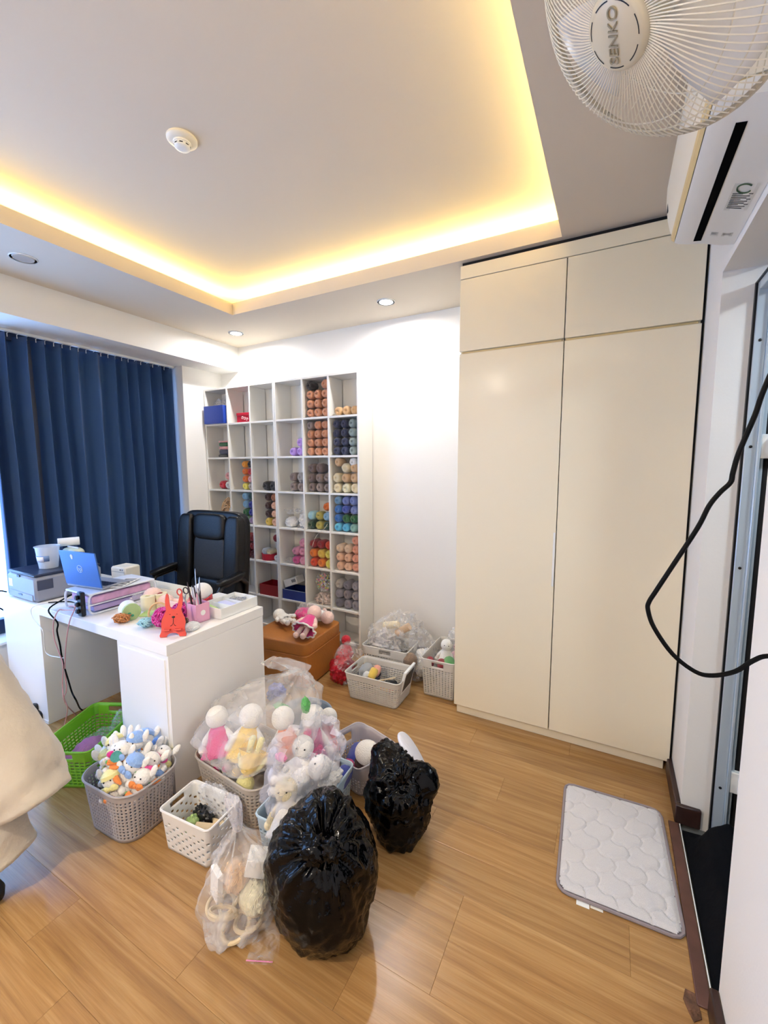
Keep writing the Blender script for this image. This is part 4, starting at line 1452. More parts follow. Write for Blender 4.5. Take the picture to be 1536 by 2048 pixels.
G().ell((.060, .012, .030), .016, .016, .014, 10, 8).build('button', 'knit_yellow', t)
t = thing('paper_stack', 'folded white papers at the back corner of the desk', 'paper', (-1.93, 1.745 - .0, DZT), .0)
t.location = (-2.06, 1.728, DZT)
for k in range(4):
    G().cbox(-.075 + .004 * k, .075 - .003 * k, -.05, .05, .001 + k * .008, .008 + k * .008, .001, Matrix.Rotation(.1 * math.sin(k * 2), 4, 'Z')).build('sheet', 'card_white', t)

# ------------------------------------------------------------------ cables
mat('cable_pink', '#d9a3a6', .5)
mat('cable_white', '#e9e6e2', .45)
def cable(lab, pts, r, m, cat='cable', grp='cables hanging at the desk', n=5):
    P = smooth_path(pts, n)
    base = min(P, key=lambda p: p.z)
    o = G().tube([p - base for p in P], r, 7).build('cable', m, None, base)
    return tag(o, lab, cat, grp)
yk = DYF - .012
cable('black cable hanging straight down in front of the desk kneehole',
      [Vector((-2.76, 1.30, DZT + .075)), Vector((-2.76, 1.22, DZT + .05)), Vector((-2.775, yk, DZT + .006))] + [on_y(u, v, yk) for u, v in ((115, 1245), (114, 1262), (120, 1290), (123, 1310), (129, 1335), (137, 1362), (144, 1385), (152, 1400))] + [on_z(164, 1420, .004), on_z(190, 1418, .004)], .0042, 'cord_black')
cable('pink cable hanging in front of the desk from the power strip',
      [Vector((-2.53, 1.183, DZT + .055)), Vector((-2.60, 1.175, DZT + .05)), on_y(150, 1214, yk)] + [on_y(u, v, yk) for u, v in ((140, 1240), (135, 1265), (131, 1300), (130, 1340), (133, 1380), (128, 1395), (135, 1418))] + [on_z(128, 1455, .004)], .003, 'cable_pink')
cable('thin pink cable bowing out in front of the white desk pedestal',
      [Vector((-2.56, 1.183, DZT + .03)), Vector((-2.66, 1.175, DZT + .018)), on_y(116, 1222, yk - .004)] + [on_y(u, v, yk - .006) for u, v in ((107, 1245), (108, 1275), (118, 1305), (126, 1330), (125, 1370), (130, 1405))] + [on_z(152, 1430, .004)], .003, 'cable_pink')
cable('thin white cable drooping from the printer across the kneehole',
      [Vector((-2.86, 1.30, DZT + .006)), Vector((-2.94, 1.22, DZT + .006)), on_y(66, 1214, yk)] + [on_y(u, v, yk) for u, v in ((63, 1228), (72, 1246), (86, 1262), (90, 1300), (100, 1311), (115, 1314), (128, 1316))], .0026, 'cable_white')
cable('black cable lying in a loop on the desk beside the printer',
      [Vector((-2.93, 1.22, DZT + .006)), Vector((-2.86, 1.28, DZT + .006)), Vector((-2.78, 1.31, DZT + .006)), Vector((-2.80, 1.40, DZT + .006)), Vector((-2.90, 1.38, DZT + .006))], .0035, 'cord_black')
cable('black printer cable running down beside the window wall',
      [Vector((PX0 + .01, PY0 - .012, DZT + .03)), Vector((-3.36, 1.14, DZT + .035)), Vector((-3.43, 1.11, DZT - .03)), on_x(12, 1225, -3.455), on_x(17, 1260, -3.455), on_x(20, 1300, -3.45), on_x(24, 1345, -3.44), on_x(22, 1370, -3.43), Vector((-3.38, 1.10, .25)), Vector((-3.27, 1.06, .10)), Vector((-3.16, 1.05, .055))], .0045, 'cord_black')
c = on_z(52, 1452, 0)
t = thing('power_adapter', 'black power adapter block on the floor by the desk pedestal', 'adapter', (c.x - .06, c.y + .04, 0), .5)
G().cbox(-.10, .10, -.05, .05, .001, .06, .012).build('housing', 'black_plastic', t)
for k in range(2):
    G().cbox(-.06 + .08 * k, -.02 + .08 * k, -.015, .02, .06, .10, .006).build('plug', 'black_plastic', t)
g = G().box(-.02, .05, -.0505, -.0500, .038, .042)
g.build('label_strip', 'printer_grey', t, smooth=False)

# ------------------------------------------------------------------ office chair
mat('leather_black', '#0c0c0d', .4, bump=.15, bscale=120, spec=.3)
mat('leather_panel', '#1a1918', .6, bump=.2, bscale=200)
CX, CYB = -2.545, 2.06
t = thing('office_chair', 'black leather office chair behind the desk', 'chair', (CX, 2.165, 0), math.radians(2))
def cp(name, c, rx, ry, rz, e=.3, m='leather_black', M=None, parent=None):
    g = G()
    sup(g, c, rx, ry, rz, e, 32, 20, M)
    return g.build(name, m, parent or t, ang=0)
tilt = Matrix.Translation((0, 0, .5)) @ Matrix.Rotation(math.radians(-5), 4, 'X') @ Matrix.Translation((0, 0, -.5))
bk = cp('backrest', (0, -.085, .88), .305, .05, .345, .28, M=tilt)
cp('side_bolster', (-.235, -.130, .87), .072, .045, .325, .4, M=tilt)
cp('side_bolster', (.235, -.130, .87), .072, .045, .325, .4, M=tilt)
cp('head_cushion', (0, -.128, 1.11), .158, .042, .095, .45, M=tilt)
cp('centre_panel', (0, -.116, .885), .155, .036, .150, .25, 'leather_panel', tilt)
cp('lumbar_cushion', (0, -.132, .66), .158, .048, .085, .45, M=tilt)
cp('seat', (0, -.33, .47), .27, .25, .055, .35)
for s_ in (-1, 1):
    ar = G().tube([(s_ * .29, -.06, .60), (s_ * .325, -.08, .74), (s_ * .33, -.14, .79), (s_ * .33, -.30, .77), (s_ * .325, -.355, .70), (s_ * .30, -.36, .46)], .018, 10).build('armrest', 'black_plastic', t)
    cp('arm_pad', (s_ * .33, -.22, .805), .034, .115, .020, .5, M=Matrix.Translation((0, -.22, .8)) @ Matrix.Rotation(.12, 4, 'X') @ Matrix.Translation((0, .22, -.8)), parent=ar)
G().lathe([(.035, .10), (.035, .30), (.028, .30), (.028, .42)], 20, Matrix.Translation((0, -.3, 0))).build('gas_lift', 'black_plastic', t)
for k in range(5):
    a = 2 * PI * k / 5 + .3
    e = Vector((.28 * math.cos(a), -.3 + .28 * math.sin(a), .085))
    lg = G().tube([(0, -.3, .12), e], [.03, .018], 8).build('base_leg', 'black_plastic', t)
    G().lathe([(.024, -.012), (.027, -.01), (.027, .01), (.024, .012)], 16, Matrix.Translation((e.x, e.y, .028)) @ Matrix.Rotation(a, 4, 'Z') @ Matrix.Rotation(PI / 2, 4, 'X')).build('caster', 'black_plastic', lg)
    G().tube([(e.x, e.y, .05), (e.x, e.y, .09)], .008, 6).build('caster_stem', 'black_plastic', lg)

# ------------------------------------------------------------------ baskets
mat('bk_green', '#84c62c', .4)
mat('bk_grey', '#aaa3a0', .5)
mat('bk_white', '#e6e3dd', .4)
mat('bk_taupe', '#b5aa9c', .5)
mat('bk_blue', '#b4c8d3', .45)
mat('bk_slate', '#8d9cae', .45)
mat('bk_lilac', '#c3bbbf', .45)
mat('bk_stone', '#d2cdc4', .45)
def basket(lab, loc, rotz, w, d, h, m, rad=.04, taper=.86, ncol=44, nrow=7, hx=.55, hz=.5, handles='x', band=.2, stag=False, group='storage baskets on the floor', arch=0.):
    t = thing('basket', lab, 'basket', (loc[0], loc[1], 0), rotz, group)
    n = ncol * 3
    top = resample(rrect(w, d, rad, 6), n)
    bot = resample(rrect(w * taper, d * taper, rad * taper, 6), n)
    zl = [.0015, h * .07]
    zone = h * (1 - band) - zl[-1]
    tags = [None]
    for r in range(nrow):
        z0 = zl[-1]
        c = zone / nrow
        zl += [z0 + c * (1 - hz) / 2, z0 + c * (1 + hz) / 2, z0 + c]
        tags += [('s', r), ('h', r), ('s', r)]
    b0 = h * (1 - band)
    zl += [b0 + h * band * .25, b0 + h * band * .72, h]
    tags += ['b', 'H', 'b']
    # column positions: widen the middle third into the hole width
    def pos(k, z):
        f = z / h
        c, s = divmod(k, 3)
        e = (0, (1 - hx) / 2, (1 + hx) / 2)[s] * 3
        q = (c * 3 + e) / n
        def at(P):
            x = (q % 1.0) * n
            i = int(x)
            g_ = x - i
            a, b = P[i % n], P[(i + 1) % n]
            return (a[0] + (b[0] - a[0]) * g_, a[1] + (b[1] - a[1]) * g_)
        p0, p1 = at(bot), at(top)
        return (p0[0] + (p1[0] - p0[0]) * f, p0[1] + (p1[1] - p0[1]) * f)
    vs, fs = [], []
    for z in zl:
        for k in range(n):
            x, y = pos(k, z)
            za = z
            if arch and z > h * .6:
                e = abs(x) / (w / 2) if handles == 'x' else abs(y) / (d / 2)
                za = z + arch * max(0, (e - .75) / .25) * (z - h * .6) / (h * .4)
            vs.append((x, y, za))
    for i in range(len(zl) - 1):
        for k in range(n):
            tg = tags[i]
            if tg and tg[0] == 'h' and k % 3 == 1 and not (stag and (k // 3 + tg[1]) % 2):
                continue
            if tg == 'H' and handles:
                x, y = pos(k, h)
                if handles == 'x' and abs(x) > w / 2 - .012 and abs(y) < min(.042, d * .22):
                    continue
                if handles == 'y' and abs(y) > d / 2 - .012 and abs(x) < min(.042, w * .22):
                    continue
            a, b = i * n + k, i * n + (k + 1) % n
            fs.append((a, b, b + n, a + n))
    G().add(vs, fs).build('wall', m, t, solid=.0035, ang=50)
    G().prism(resample(rrect(w * taper - .003, d * taper - .003, rad * taper, 6), 48), .001, .004).build('base', m, t)
    rim = []
    for x, y in resample(rrect(w + .004, d + .004, rad, 8), 72):
        e = abs(x) / (w / 2) if handles == 'x' else abs(y) / (d / 2)
        rim.append((x, y, h + arch * max(0, (e - .75) / .25)))
    G().tube(rim, .0045, 6, closed=True).build('rim', m, t)
    return t


basket('bright green slatted basket half under the desk', (-2.335, 1.115), math.radians(26), .275, .415, .205, 'bk_green', .03, .86, 50, 8, .72, .45, 'y', .26)
basket('grey knit-pattern basket heaped with plush bunnies', (-1.815, 1.005), math.radians(2), .335, .275, .225, 'bk_grey', .085, .86, 64, 12, .38, .55, 'x', .12)
basket('white perforated basket with wooden pieces in front of the plush bags', (-1.425, 1.055), math.radians(4), .262, .175, .172, 'bk_white', .018, .88, 36, 7, .55, .6, 'x', .24, True)
basket('taupe woven-look basket underneath the large bag of dolls', (-1.435, 1.345), math.radians(-6), .455, .335, .215, 'bk_taupe', .07, .84, 70, 10, .45, .45, 'x', .12)
basket('pale blue basket underneath the bag of white plush toys', (-1.075, 1.315), math.radians(3), .215, .415, .195, 'bk_blue', .025, .9, 50, 7, .4, .5, 'y', .26)
basket('slate blue round basket behind the large bag of dolls', (-1.385, 1.68), 0, .27, .27, .245, 'bk_slate', .12, .82, 40, 6, .3, .4, None, .2)
basket('lilac-grey tub basket with oval handle behind the black bags', (-1.035, 1.705), math.radians(-18), .29, .26, .150, 'bk_lilac', .07, .86, 52, 5, .55, .55, 'x', .42, arch=.025)
basket('light grey rectangular basket with tools in front of the ottoman side', (-1.325, 2.405), math.radians(2), .40, .275, .178, 'bk_stone', .028, .87, 60, 9, .7, .42, 'x', .22)
basket('light grey basket wrapped in clear plastic against the back wall', (-1.41, 2.725), math.radians(3), .36, .235, .225, 'bk_stone', .025, .9, 50, 7, .6, .4, 'y', .25)
basket('off-white finely woven basket beside the wardrobe', (-.965, 2.735), math.radians(1), .235, .40, .262, 'bk_stone', .02, .9, 56, 14, .5, .5, 'y', .22)

# ------------------------------------------------------------------ plush toys
def pcol(key, c):
    return mat(key, c, .9, sheen=.4, bump=.6, bscale=150)
pcol('pl_yellow', '#f4c83c'); pcol('pl_pink', '#dd4f94'); pcol('pl_hot', '#d92f80'); pcol('pl_orange', '#f07d48'); pcol('pl_blue', '#8fb2e6')
pcol('pl_green', '#58a856'); pcol('pl_paleyellow', '#f0e59a'); pcol('pl_lightpink', '#efc4c4'); pcol('pl_carrot', '#ec8a3d'); pcol('pl_grey', '#a8acb0')
pcol('pl_ruffle', '#e48bb4'); pcol('pl_navyball', '#2a3fb0'); pcol('pl_tealtag', '#4d9a94'); pcol('pl_redtoy', '#c4122c'); pcol('pl_brown', '#8f7660')
def doll(lab, loc, rot, s=1., skin='plush_white', dress='pl_pink', shoes=None, ruffle=None, grp=None, legs=True, eyes=True, trousers=False):
    t = thing('doll', lab, 'doll', loc, 0, grp, rot)
    g = G()
    g.ell((0, 0, .235 * s), .050 * s, .048 * s, .050 * s, 20, 14)
    g.ell((0, 0, .150 * s), .034 * s, .030 * s, .055 * s, 16, 12)
    for q in (-1, 1):
        g.tube([(q * .025 * s, 0, .185 * s), (q * .055 * s, -.008 * s, .15 * s), (q * .070 * s, -.014 * s, .115 * s)], [.013 * s, .014 * s, .016 * s], 8)
        g.ell((q * .072 * s, -.015 * s, .110 * s), .018 * s, seg=10, rings=8)
        if legs:
            g.tube([(q * .02 * s, 0, .12 * s), (q * .025 * s, -.004 * s, .06 * s), (q * .026 * s, -.006 * s, .022 * s)], [.018 * s, .017 * s, .019 * s], 8)
            if not shoes:
                g.ell((q * .026 * s, -.012 * s, .018 * s), .019 * s, .024 * s, .018 * s, 10, 8)
    g.build('body', skin, t, ang=0)
    if shoes and legs:
        for q in (-1, 1):
            G().ell((q * .026 * s, -.012 * s, .018 * s), .0205 * s, .027 * s, .0185 * s, 12, 8).build('shoe', shoes, t)
    if dress:
        prof = [(.028, .196), (.040, .175), (.046, .14), (.064, .10), (.082, .075)] if not trousers else [(.028, .196), (.042, .175), (.045, .14), (.044, .11), (.035, .10)]
        seg = 40
        rings = []
        for i, (r, z) in enumerate(prof):
            f = i / (len(prof) - 1)
            rings.append([(r * s * (1 + .07 * f * math.sin(9 * 2 * PI * j / seg)) * math.cos(2 * PI * j / seg), r * s * .85 * (1 + .07 * f * math.sin(9 * 2 * PI * j / seg)) * math.sin(2 * PI * j / seg), z * s) for j in range(seg)])
        dr = G().loft(rings, False, False).build('dress', dress, t, solid=.004 * s, ang=0)
        if ruffle:
            G().tube([(p[0] * 1.02, p[1] * 1.02, p[2] + .003 * math.sin(j * 1.9)) for j, p in enumerate(rings[-1])], .006 * s, 6, closed=True).build('ruffle', ruffle, dr)
    if eyes:
        g = G()
        for q in (-1, 1):
            g.ell((q * .018 * s, -.0455 * s, .238 * s), .004 * s, .003 * s, .004 * s, 8, 6)
        g.build('eyes', 'black_plastic', t)
    return t


# bunnies in the grey basket
pcol('pl_bunny', '#f2eee6')
BUN = []
def bunny(bow, hat, tagm=None):
    t = thing('plush_bunny', '', 'plush toy')
    g = G()
    g.ell((0, 0, .070), .027, .024, .024, 14, 10)
    g.ell((0, 0, .032), .022, .020, .028, 12, 9)
    for q in (-1, 1):
        g.tube([(q * .012, -.004, .045), (q * .027, -.014, .034)], [.009, .010], 7)
        g.ell((q * .029, -.016, .031), .011, seg=8, rings=6)
        g.ell((q * .015, -.012, .009), .012, .017, .010, 8, 6)
    g.build('body', 'pl_bunny', t, ang=0)
    for q in (-1, 1):
        G().ell((q * .014, .002, .098), .0100, .0065, .019, 10, 8, Matrix.Rotation(q * .16, 4, 'Y')).build('ear', 'pl_bunny', t)
    bw = G()
    for q in (-1, 1):
        bw.ell((q * .013, -.022, .052), .014, .006, .010, 8, 6)
    bw.ell((0, -.025, .052), .006, seg=8, rings=6)
    bw.build('bow', bow, t)
    if hat:
        G().lathe([(.028, .078), (.027, .088), (.016, .098), (.004, .102)], 16).build('hat', hat, t)
    c = G().tube([(-.012, -.030, .030), (.0, -.034, .030), (.016, -.034, .029)], [.009, .008, .003], 8).build('carrot', 'pl_carrot', t)
    G().ell((-.016, -.029, .031), .006, .004, .005, 7, 5).build('carrot_leaf', 'pl_green', c)
    e = G()
    for q in (-1, 1):
        e.ell((q * .010, -.0225, .075), .0024, .0018, .0024, 7, 5)
    e.build('eyes', 'black_plastic', t)
    if tagm:
        G().lathe([(.016, 0), (.016, .0012)], 18, Matrix.Translation((.006, -.040, .045)) @ Matrix.Rotation(PI / 2, 4, 'X')).build('swing_tag', tagm, t)
    return t
kinds = [('pl_blue', None, None, 'white plush bunny with a blue bow and carrot'), ('pl_paleyellow', 'pl_paleyellow', None, 'white plush bunny with pale yellow hat and carrot'),
         ('pl_pink', None, None, 'white plush bunny with a pink bow and carrot'), ('pl_blue', 'pl_blue', None, 'white plush bunny with a blue hat and carrot'),
         ('pl_carrot', None, None, 'white plush bunny with an orange bow and carrot')]
protos = [bunny(*k[:3]) for k in kinds]
spots = []
for (n, rx, ry, z, ph) in ((10, .118, .090, .140, .1), (7, .084, .062, .192, .5), (4, .044, .034, .226, .2), (1, 0, 0, .238, 0)):
    for i in range(n):
        a = 2 * PI * i / n + ph
        spots.append((-1.815 + rx * math.cos(a), 1.005 + ry * math.sin(a), z, n))
rnd = random.Random(17)
for i, (x, y, z, n_) in enumerate(spots):
    ki = (i * 3 + i // 4) % 5
    if i < 5:
        ki = i
        o = protos[i]
    else:
        o = copy_tree(protos[ki])
    o.location = (x, y, z)
    o.scale = (1.42,) * 3
    o.rotation_euler = (rnd.uniform(-1.0, -.2), rnd.uniform(-.6, .6), rnd.uniform(-.2, 1.3))
    where = {10: 'against the basket rim', 7: 'halfway up the heap', 4: 'near the top of the heap', 1: 'on top of the heap'}[n_]
    tag(o, kinds[ki][3] + ' ' + where, 'plush toy', 'plush bunnies heaped in the grey basket')
o = bunny('pl_hot', None, 'pl_tealtag')
o.location = (-1.835, .935, .235)
o.scale = (1.4,) * 3
o.rotation_euler = (-.7, .2, .7)
tag(o, 'white plush bunny with a round teal swing tag in the grey basket', 'plush toy', 'plush bunnies heaped in the grey basket')

# pink ruffled knit in the green basket
def ruffle_ball(name, lab, cat, c, r, m):
    def fn(d):
        return 1 + .10 * math.sin(11 * math.atan2(d.y, d.x) + 5 * d.z) * (1 - abs(d.z)) + .08 * noise.noise(d * 3)
    g = G().ell((0, 0, 0), r, r * .85, r * .62, 44, 20, fn=fn)
    zm = min(v[2] for v in g.v)
    g.v = [(x, y, z - zm) for x, y, z in g.v]
    return tag(g.build(name, m, None, c, ang=0), lab, cat)
mat('knit_rose', '#dd7bb0', .9, sheen=.4, bump=.9, bscale=60, kind='wave')
ruffle_ball('knitted_hat', 'rose pink ruffled knit piece in the green basket', 'knitwear', (-2.25, 1.07, .06), .095, 'knit_rose')
ruffle_ball('knitted_hat', 'smaller rose pink knit frill at the front of the green basket', 'knitwear', (-2.29, .985, .07), .055, 'knit_rose')
crumple('clear_pouch', 'clear plastic pouch around the rose knit in the green basket', 'bag', (-2.32, 1.15, .055), .085, .10, .05, 'film_clear', .35, 41)
crumple('clear_pouch', 'clear plastic pouch against the right side of the green basket', 'bag', (-2.30, 1.255, .05), .075, .055, .085, 'film_clear', .35, 42)

# contents of the white perforated basket
mat('wood_pale', '#d8c39c', .6, var=.15, vscale=20)
for k, (x, y, rz, rx_, lab) in enumerate(((-1.40, 1.045, .5, .25, 'pale wooden plaque lying in the white basket'), (-1.405, 1.09, .3, .6, 'tan wooden plaque leaning in the white basket'))):
    o = G().cbox(-.045, .045, -.035, .035, 0, .016, .003).build('wooden_block', 'wood_pale', None, (x, y, .04 + .022 * (1 - k)), (rx_ * (k * .6 + .2), .12, rz))
    tag(o, lab, 'wooden block', 'wooden pieces in the white basket')
crumple('leaf_toy', 'olive green felt leaf in the white basket', 'felt', (-1.475, 1.045, .02), .026, .04, .045, 'ribbon_green', .3, 51)
crumple('dark_pouch', 'black cloth pouch in the white basket', 'pouch', (-1.465, 1.095, .015), .05, .03, .055, 'black_plastic', .35, 52)
crumple('clear_pouch', 'crinkled clear plastic rising from the white basket', 'bag', (-1.41, 1.115, .10), .085, .032, .065, 'film_clear', .45, 53)

# ------------------------------------------------------------------ sacks and bags
mat('bag_black', '#020203', .14, bump=.55, bscale=24, spec=.2)
milky = plastic_film('film_milky', '#f6f3ef', .16, .24, .28, 6.)
plastic_film('film_thin', '#f3f1ef', .16, .32, .25, 9.)
milky2 = plastic_film('film_lilac', '#f0eef6', .22, .30, .22, 7.)
def blob(name, c, rx, ry, rz, m, parent, seed=0, amp=.1, knot=None, folds=15, famp=.07, lobes=(), seg=110, rings=72, cr=.05, flat=.0):
    kn = Vector(knot).normalized() if knot else None
    if kn:
        ka = kn.cross(Vector((0, 0, 1)))
        ka = ka.normalized() if ka.length > .1 else Vector((1, 0, 0))
        kb = kn.cross(ka)
    def fn(d):
        q = d * 1.6 + Vector((seed * 1.7, seed * .9, seed))
        k = 1 + amp * noise.noise(q)
        k += cr * (abs(noise.noise(d * 5 + Vector((seed, 0, 3)))) - .2) + cr * .5 * (abs(noise.noise(d * 11 + Vector((0, seed, 5)))) - .2)
        for lv, la, lw in lobes:
            k += la * math.exp(-((d - Vector(lv).normalized()).length / lw) ** 2)
        if kn:
            cth = max(-1, min(1, d.dot(kn)))
            ang = math.acos(cth)
            ph = math.atan2(d.dot(kb), d.dot(ka))
            fall = math.exp(-(ang / .75) ** 2)
            k += famp * fall * (math.sin(folds * ph + 2.2 * math.sin(3 * ph + seed)) * .6 + .4 * math.sin((folds + 6) * ph + seed)) * min(1, ang / .16)
            k -= .16 * math.exp(-(ang / .22) ** 2)
        return k
    g = G().ell((0, 0, 0), rx, ry, rz, seg, rings, fn=fn)
    zf = -c[2] + .001
    g.v = [(x, y, max(z, zf)) for x, y, z in g.v]
    return g.build(name, m, parent, (0, 0, c[2]), ang=0)
t = thing('garbage_bag', 'large knotted black plastic bag standing in front of the plush bags', 'bag', (-.80, 1.05, 0))
KN = (.36, -.47, .80)
blob('sack', (0, 0, .192), .186, .178, .232, 'bag_black', t, 2, .10, KN, 17, .14, [((0, 0, -1), .05, .8), ((-.6, -.1, -.6), .05, .6), ((.6, -.2, -.6), .05, .6), ((.1, .3, 1), .08, .5)], cr=.075)
kv = Vector(KN).normalized()
kp = Vector((kv.x * .186, kv.y * .178, .192 + kv.z * .232)) * 1.0
kg = G()
for j, (dx, dy, dz, r) in enumerate(((-.022, -.010, .004, .040), (.032, -.002, .016, .032))):
    kg.ell((kp.x + dx + .006, kp.y + dy - .012, kp.z + dz + .002), r * 1.15, r, r * .9, 30, 20, fn=lambda d, j=j: 1 + .75 * (abs(noise.noise(d * 2.2 + Vector((j * 4, 1, 2)))) - .25) + .3 * (abs(noise.noise(d * 5)) - .2))
kg.build('knot', 'bag_black', t, ang=0)
t = thing('garbage_bag', 'crumpled black plastic bag leaning over, with a white bag showing inside', 'bag', (-.735, 1.49, 0))
blob('sack', (0, 0, .165), .130, .125, .165, 'bag_black', t, 6, .22, (.3, -.4, .5), 9, .05, [((-.75, .35, .75), .42, .5), ((.85, .35, .45), .34, .38), ((.1, -.5, -.6), .22, .6), ((-.4, .1, -.9), .25, .7), ((.5, .1, -.85), .2, .6)], cr=.13)
g = G()
Mw = Matrix.Translation((.015, .105, .295)) @ Euler((math.radians(-30), math.radians(38), math.radians(-20))).to_matrix().to_4x4()
sup(g, (0, 0, 0), .095, .062, .016, .8, 30, 20, Mw)
mat('inner_white', '#e8e8f0', .35, bump=.7, bscale=25, stretch=(1, 5, 1))
g.build('inner_bag', 'inner_white', t, ang=0)

# large clear bag of dolls on the taupe basket
t = thing('plastic_bag', 'large milky plastic bag full of plush dolls in the middle of the floor', 'bag', (-1.43, 1.40, .20))
def sackshell(name, m, parent, rings, seed, amp=.012, folds=10, famp=.010, seg=84, n=46, cap=True):
    """closed film surface through elliptical rings (x, y, z, rx, ry)"""
    P = []
    K = len(rings) - 1
    for i in range(n + 1):
        f = i / n * K
        k = min(int(f), K - 1)
        u = f - k
        u = u * u * (3 - 2 * u)
        P.append([a + (b - a) * u for a, b in zip(rings[k], rings[k + 1])])
    rr = []
    for i, (x, y, z, rx, ry) in enumerate(P):
        rg = []
        for j in range(seg):
            a = 2 * PI * j / seg
            q = Vector((math.cos(a) * 1.5, math.sin(a) * 1.5, z * 7 + seed))
            e = amp * noise.noise(q) * 2 + amp * (abs(noise.noise(q * 2.7)) - .2) * 1.4
            e += famp * math.sin(folds * a + 2 * math.sin(2 * a + seed)) * (i / n)
            mm = min(1, min(rx, ry) / .04)
            rg.append((x + (rx + e * mm) * math.cos(a), y + (ry + e * mm) * math.sin(a), z + amp * .6 * noise.noise(q * 1.3 + Vector((5, 5, 5))) * mm))
        rr.append(rg)
    return G().loft(rr, cap, cap).build(name, m, parent, ang=0)
sackshell('film', 'film_milky', t, [(.02, -.06, .022, .12, .10), (.01, -.06, .035, .20, .17), (-.01, -.02, .10, .29, .24), (.01, .02, .19, .285, .235), (.06, .08, .265, .20, .17), (.11, .15, .325, .06, .055), (.115, .16, .34, .028, .028)], 3, .020, 12, .018)
sackshell('tail', 'film_milky', t, [(.115, .16, .335, .028, .028), (.08, .19, .352, .07, .04), (.0, .21, .345, .12, .035), (-.08, .20, .30, .11, .012)], 8, .012, 9, .012, n=24)
def doll_at(lab, u, v, y, rot, s, *a, **k):
    """a doll whose head centre lies on the pixel's ray at depth y"""
    hp = on_y(u, v, y)
    return doll(lab, hp - Euler(rot).to_matrix() @ Vector((0, 0, .235 * s)), rot, s, *a, **k)
G_D = 'dolls inside the large milky bag'
doll_at('white plush doll in a bright yellow dress inside the large milky bag', 502, 1432, 1.36, (-.25, .1, .5), 1.1, 'plush_white', 'pl_yellow', 'pl_yellow', None, G_D, eyes=False)
doll_at('white plush doll in a magenta dress at the desk side of the milky bag', 434, 1434, 1.30, (-.35, -.15, .6), 1.02, 'plush_white', 'pl_hot', 'pl_hot', None, G_D, eyes=False)
doll_at('plush doll in an orange dress inside the large milky bag', 566, 1436, 1.45, (-.2, -.25, .6), 1.08, 'plush_white', 'pl_orange', 'pl_orange', None, G_D, eyes=False)
doll_at('white plush doll in a hot pink ruffled dress inside the large milky bag', 626, 1434, 1.55, (-.4, .1, .7), 1.15, 'plush_white', 'pl_hot', None, 'pl_ruffle', G_D, eyes=False)
doll_at('pale yellow plush doll upside down at the front of the milky bag', 490, 1568, 1.215, (PI - .5, .1, .3), .8, 'pl_paleyellow', 'pl_yellow', None, None, G_D, eyes=False)
crumple('fabric_bow', 'green fabric bow near the top of the milky bag', 'bow', on_y(612, 1425, 1.44), .022, .018, .040, 'pl_green', .3, 61)
crumple('fabric_bow', 'second green fabric strip under the tied neck of the milky bag', 'bow', on_y(565, 1420, 1.50), .05, .02, .016, 'pl_green', .3, 62)
doll_at('white plush doll with black eyes peeking over the slate blue basket', 657, 1434, 1.67, (-.3, .15, .75), .9, 'plush_white', 'pl_redtoy', None, None, None)
# things in the taupe basket
crumple('knit_bundle', 'salmon pink knit bundle in the corner of the taupe basket', 'knitwear', (-1.605, 1.275, .135), .06, .05, .055, 'yarn_coral', .25, 63)

# bag of white plush toys on the pale blue basket
t = thing('plastic_bag', 'open translucent bag of white plush toys on the pale blue basket', 'bag', (-1.085, 1.30, .12))
sackshell('film', 'film_lilac', t, [(0, -.02, .01, .06, .08), (0, -.02, .04, .085, .14), (-.01, .0, .10, .115, .185), (-.01, .02, .20, .13, .18), (-.01, .04, .265, .125, .17), (-.01, .04, .285, .11, .15), (.0, .04, .27, .09, .12)], 13, .018, 11, .016, cap=False)
G_W = 'white plush toys in the translucent bag'
doll_at('white plush doll lying across the translucent bag', 640, 1535, 1.33, (-1.1, .2, -1.0), 1.0, 'plush_white', None, None, None, G_W)
doll_at('white plush doll standing at the far end of the translucent bag', 606, 1494, 1.38, (-.35, .1, .4), .98, 'plush_white', 'plush_white', None, None, G_W)
doll_at('cream plush doll slumped at the near end of the translucent bag', 572, 1580, 1.17, (-.4, -.1, .4), .9, 'yarn_cream', 'plush_white', None, None, G_W)
crumple('felt_scrap', 'rose felt scrap at the rim of the translucent bag', 'felt', on_y(562, 1520, 1.24), .030, .016, .016, 'pl_ruffle', .2, 71)
crumple('stuffing', 'white cloth bundle in the middle of the translucent bag', 'cloth', on_y(655, 1545, 1.38) - Vector((0, 0, .05)), .06, .06, .045, 'plush_white', .3, 72)
o = put('yarn_ball', SK[0], 'pl_navyball', None, (-1.005, 1.475, .155), (.3, .4, .2), 0, (.034,) * 3)
tag(o, 'blue yarn ball at the far corner of the pale blue basket', 'yarn')
o = put('yarn_ball', SK[1], 'pl_blue', None, (-1.02, 1.425, .13), (.2, .1, .4), 0, (.034,) * 3)
tag(o, 'pale blue yarn ball in the far corner of the pale blue basket', 'yarn')

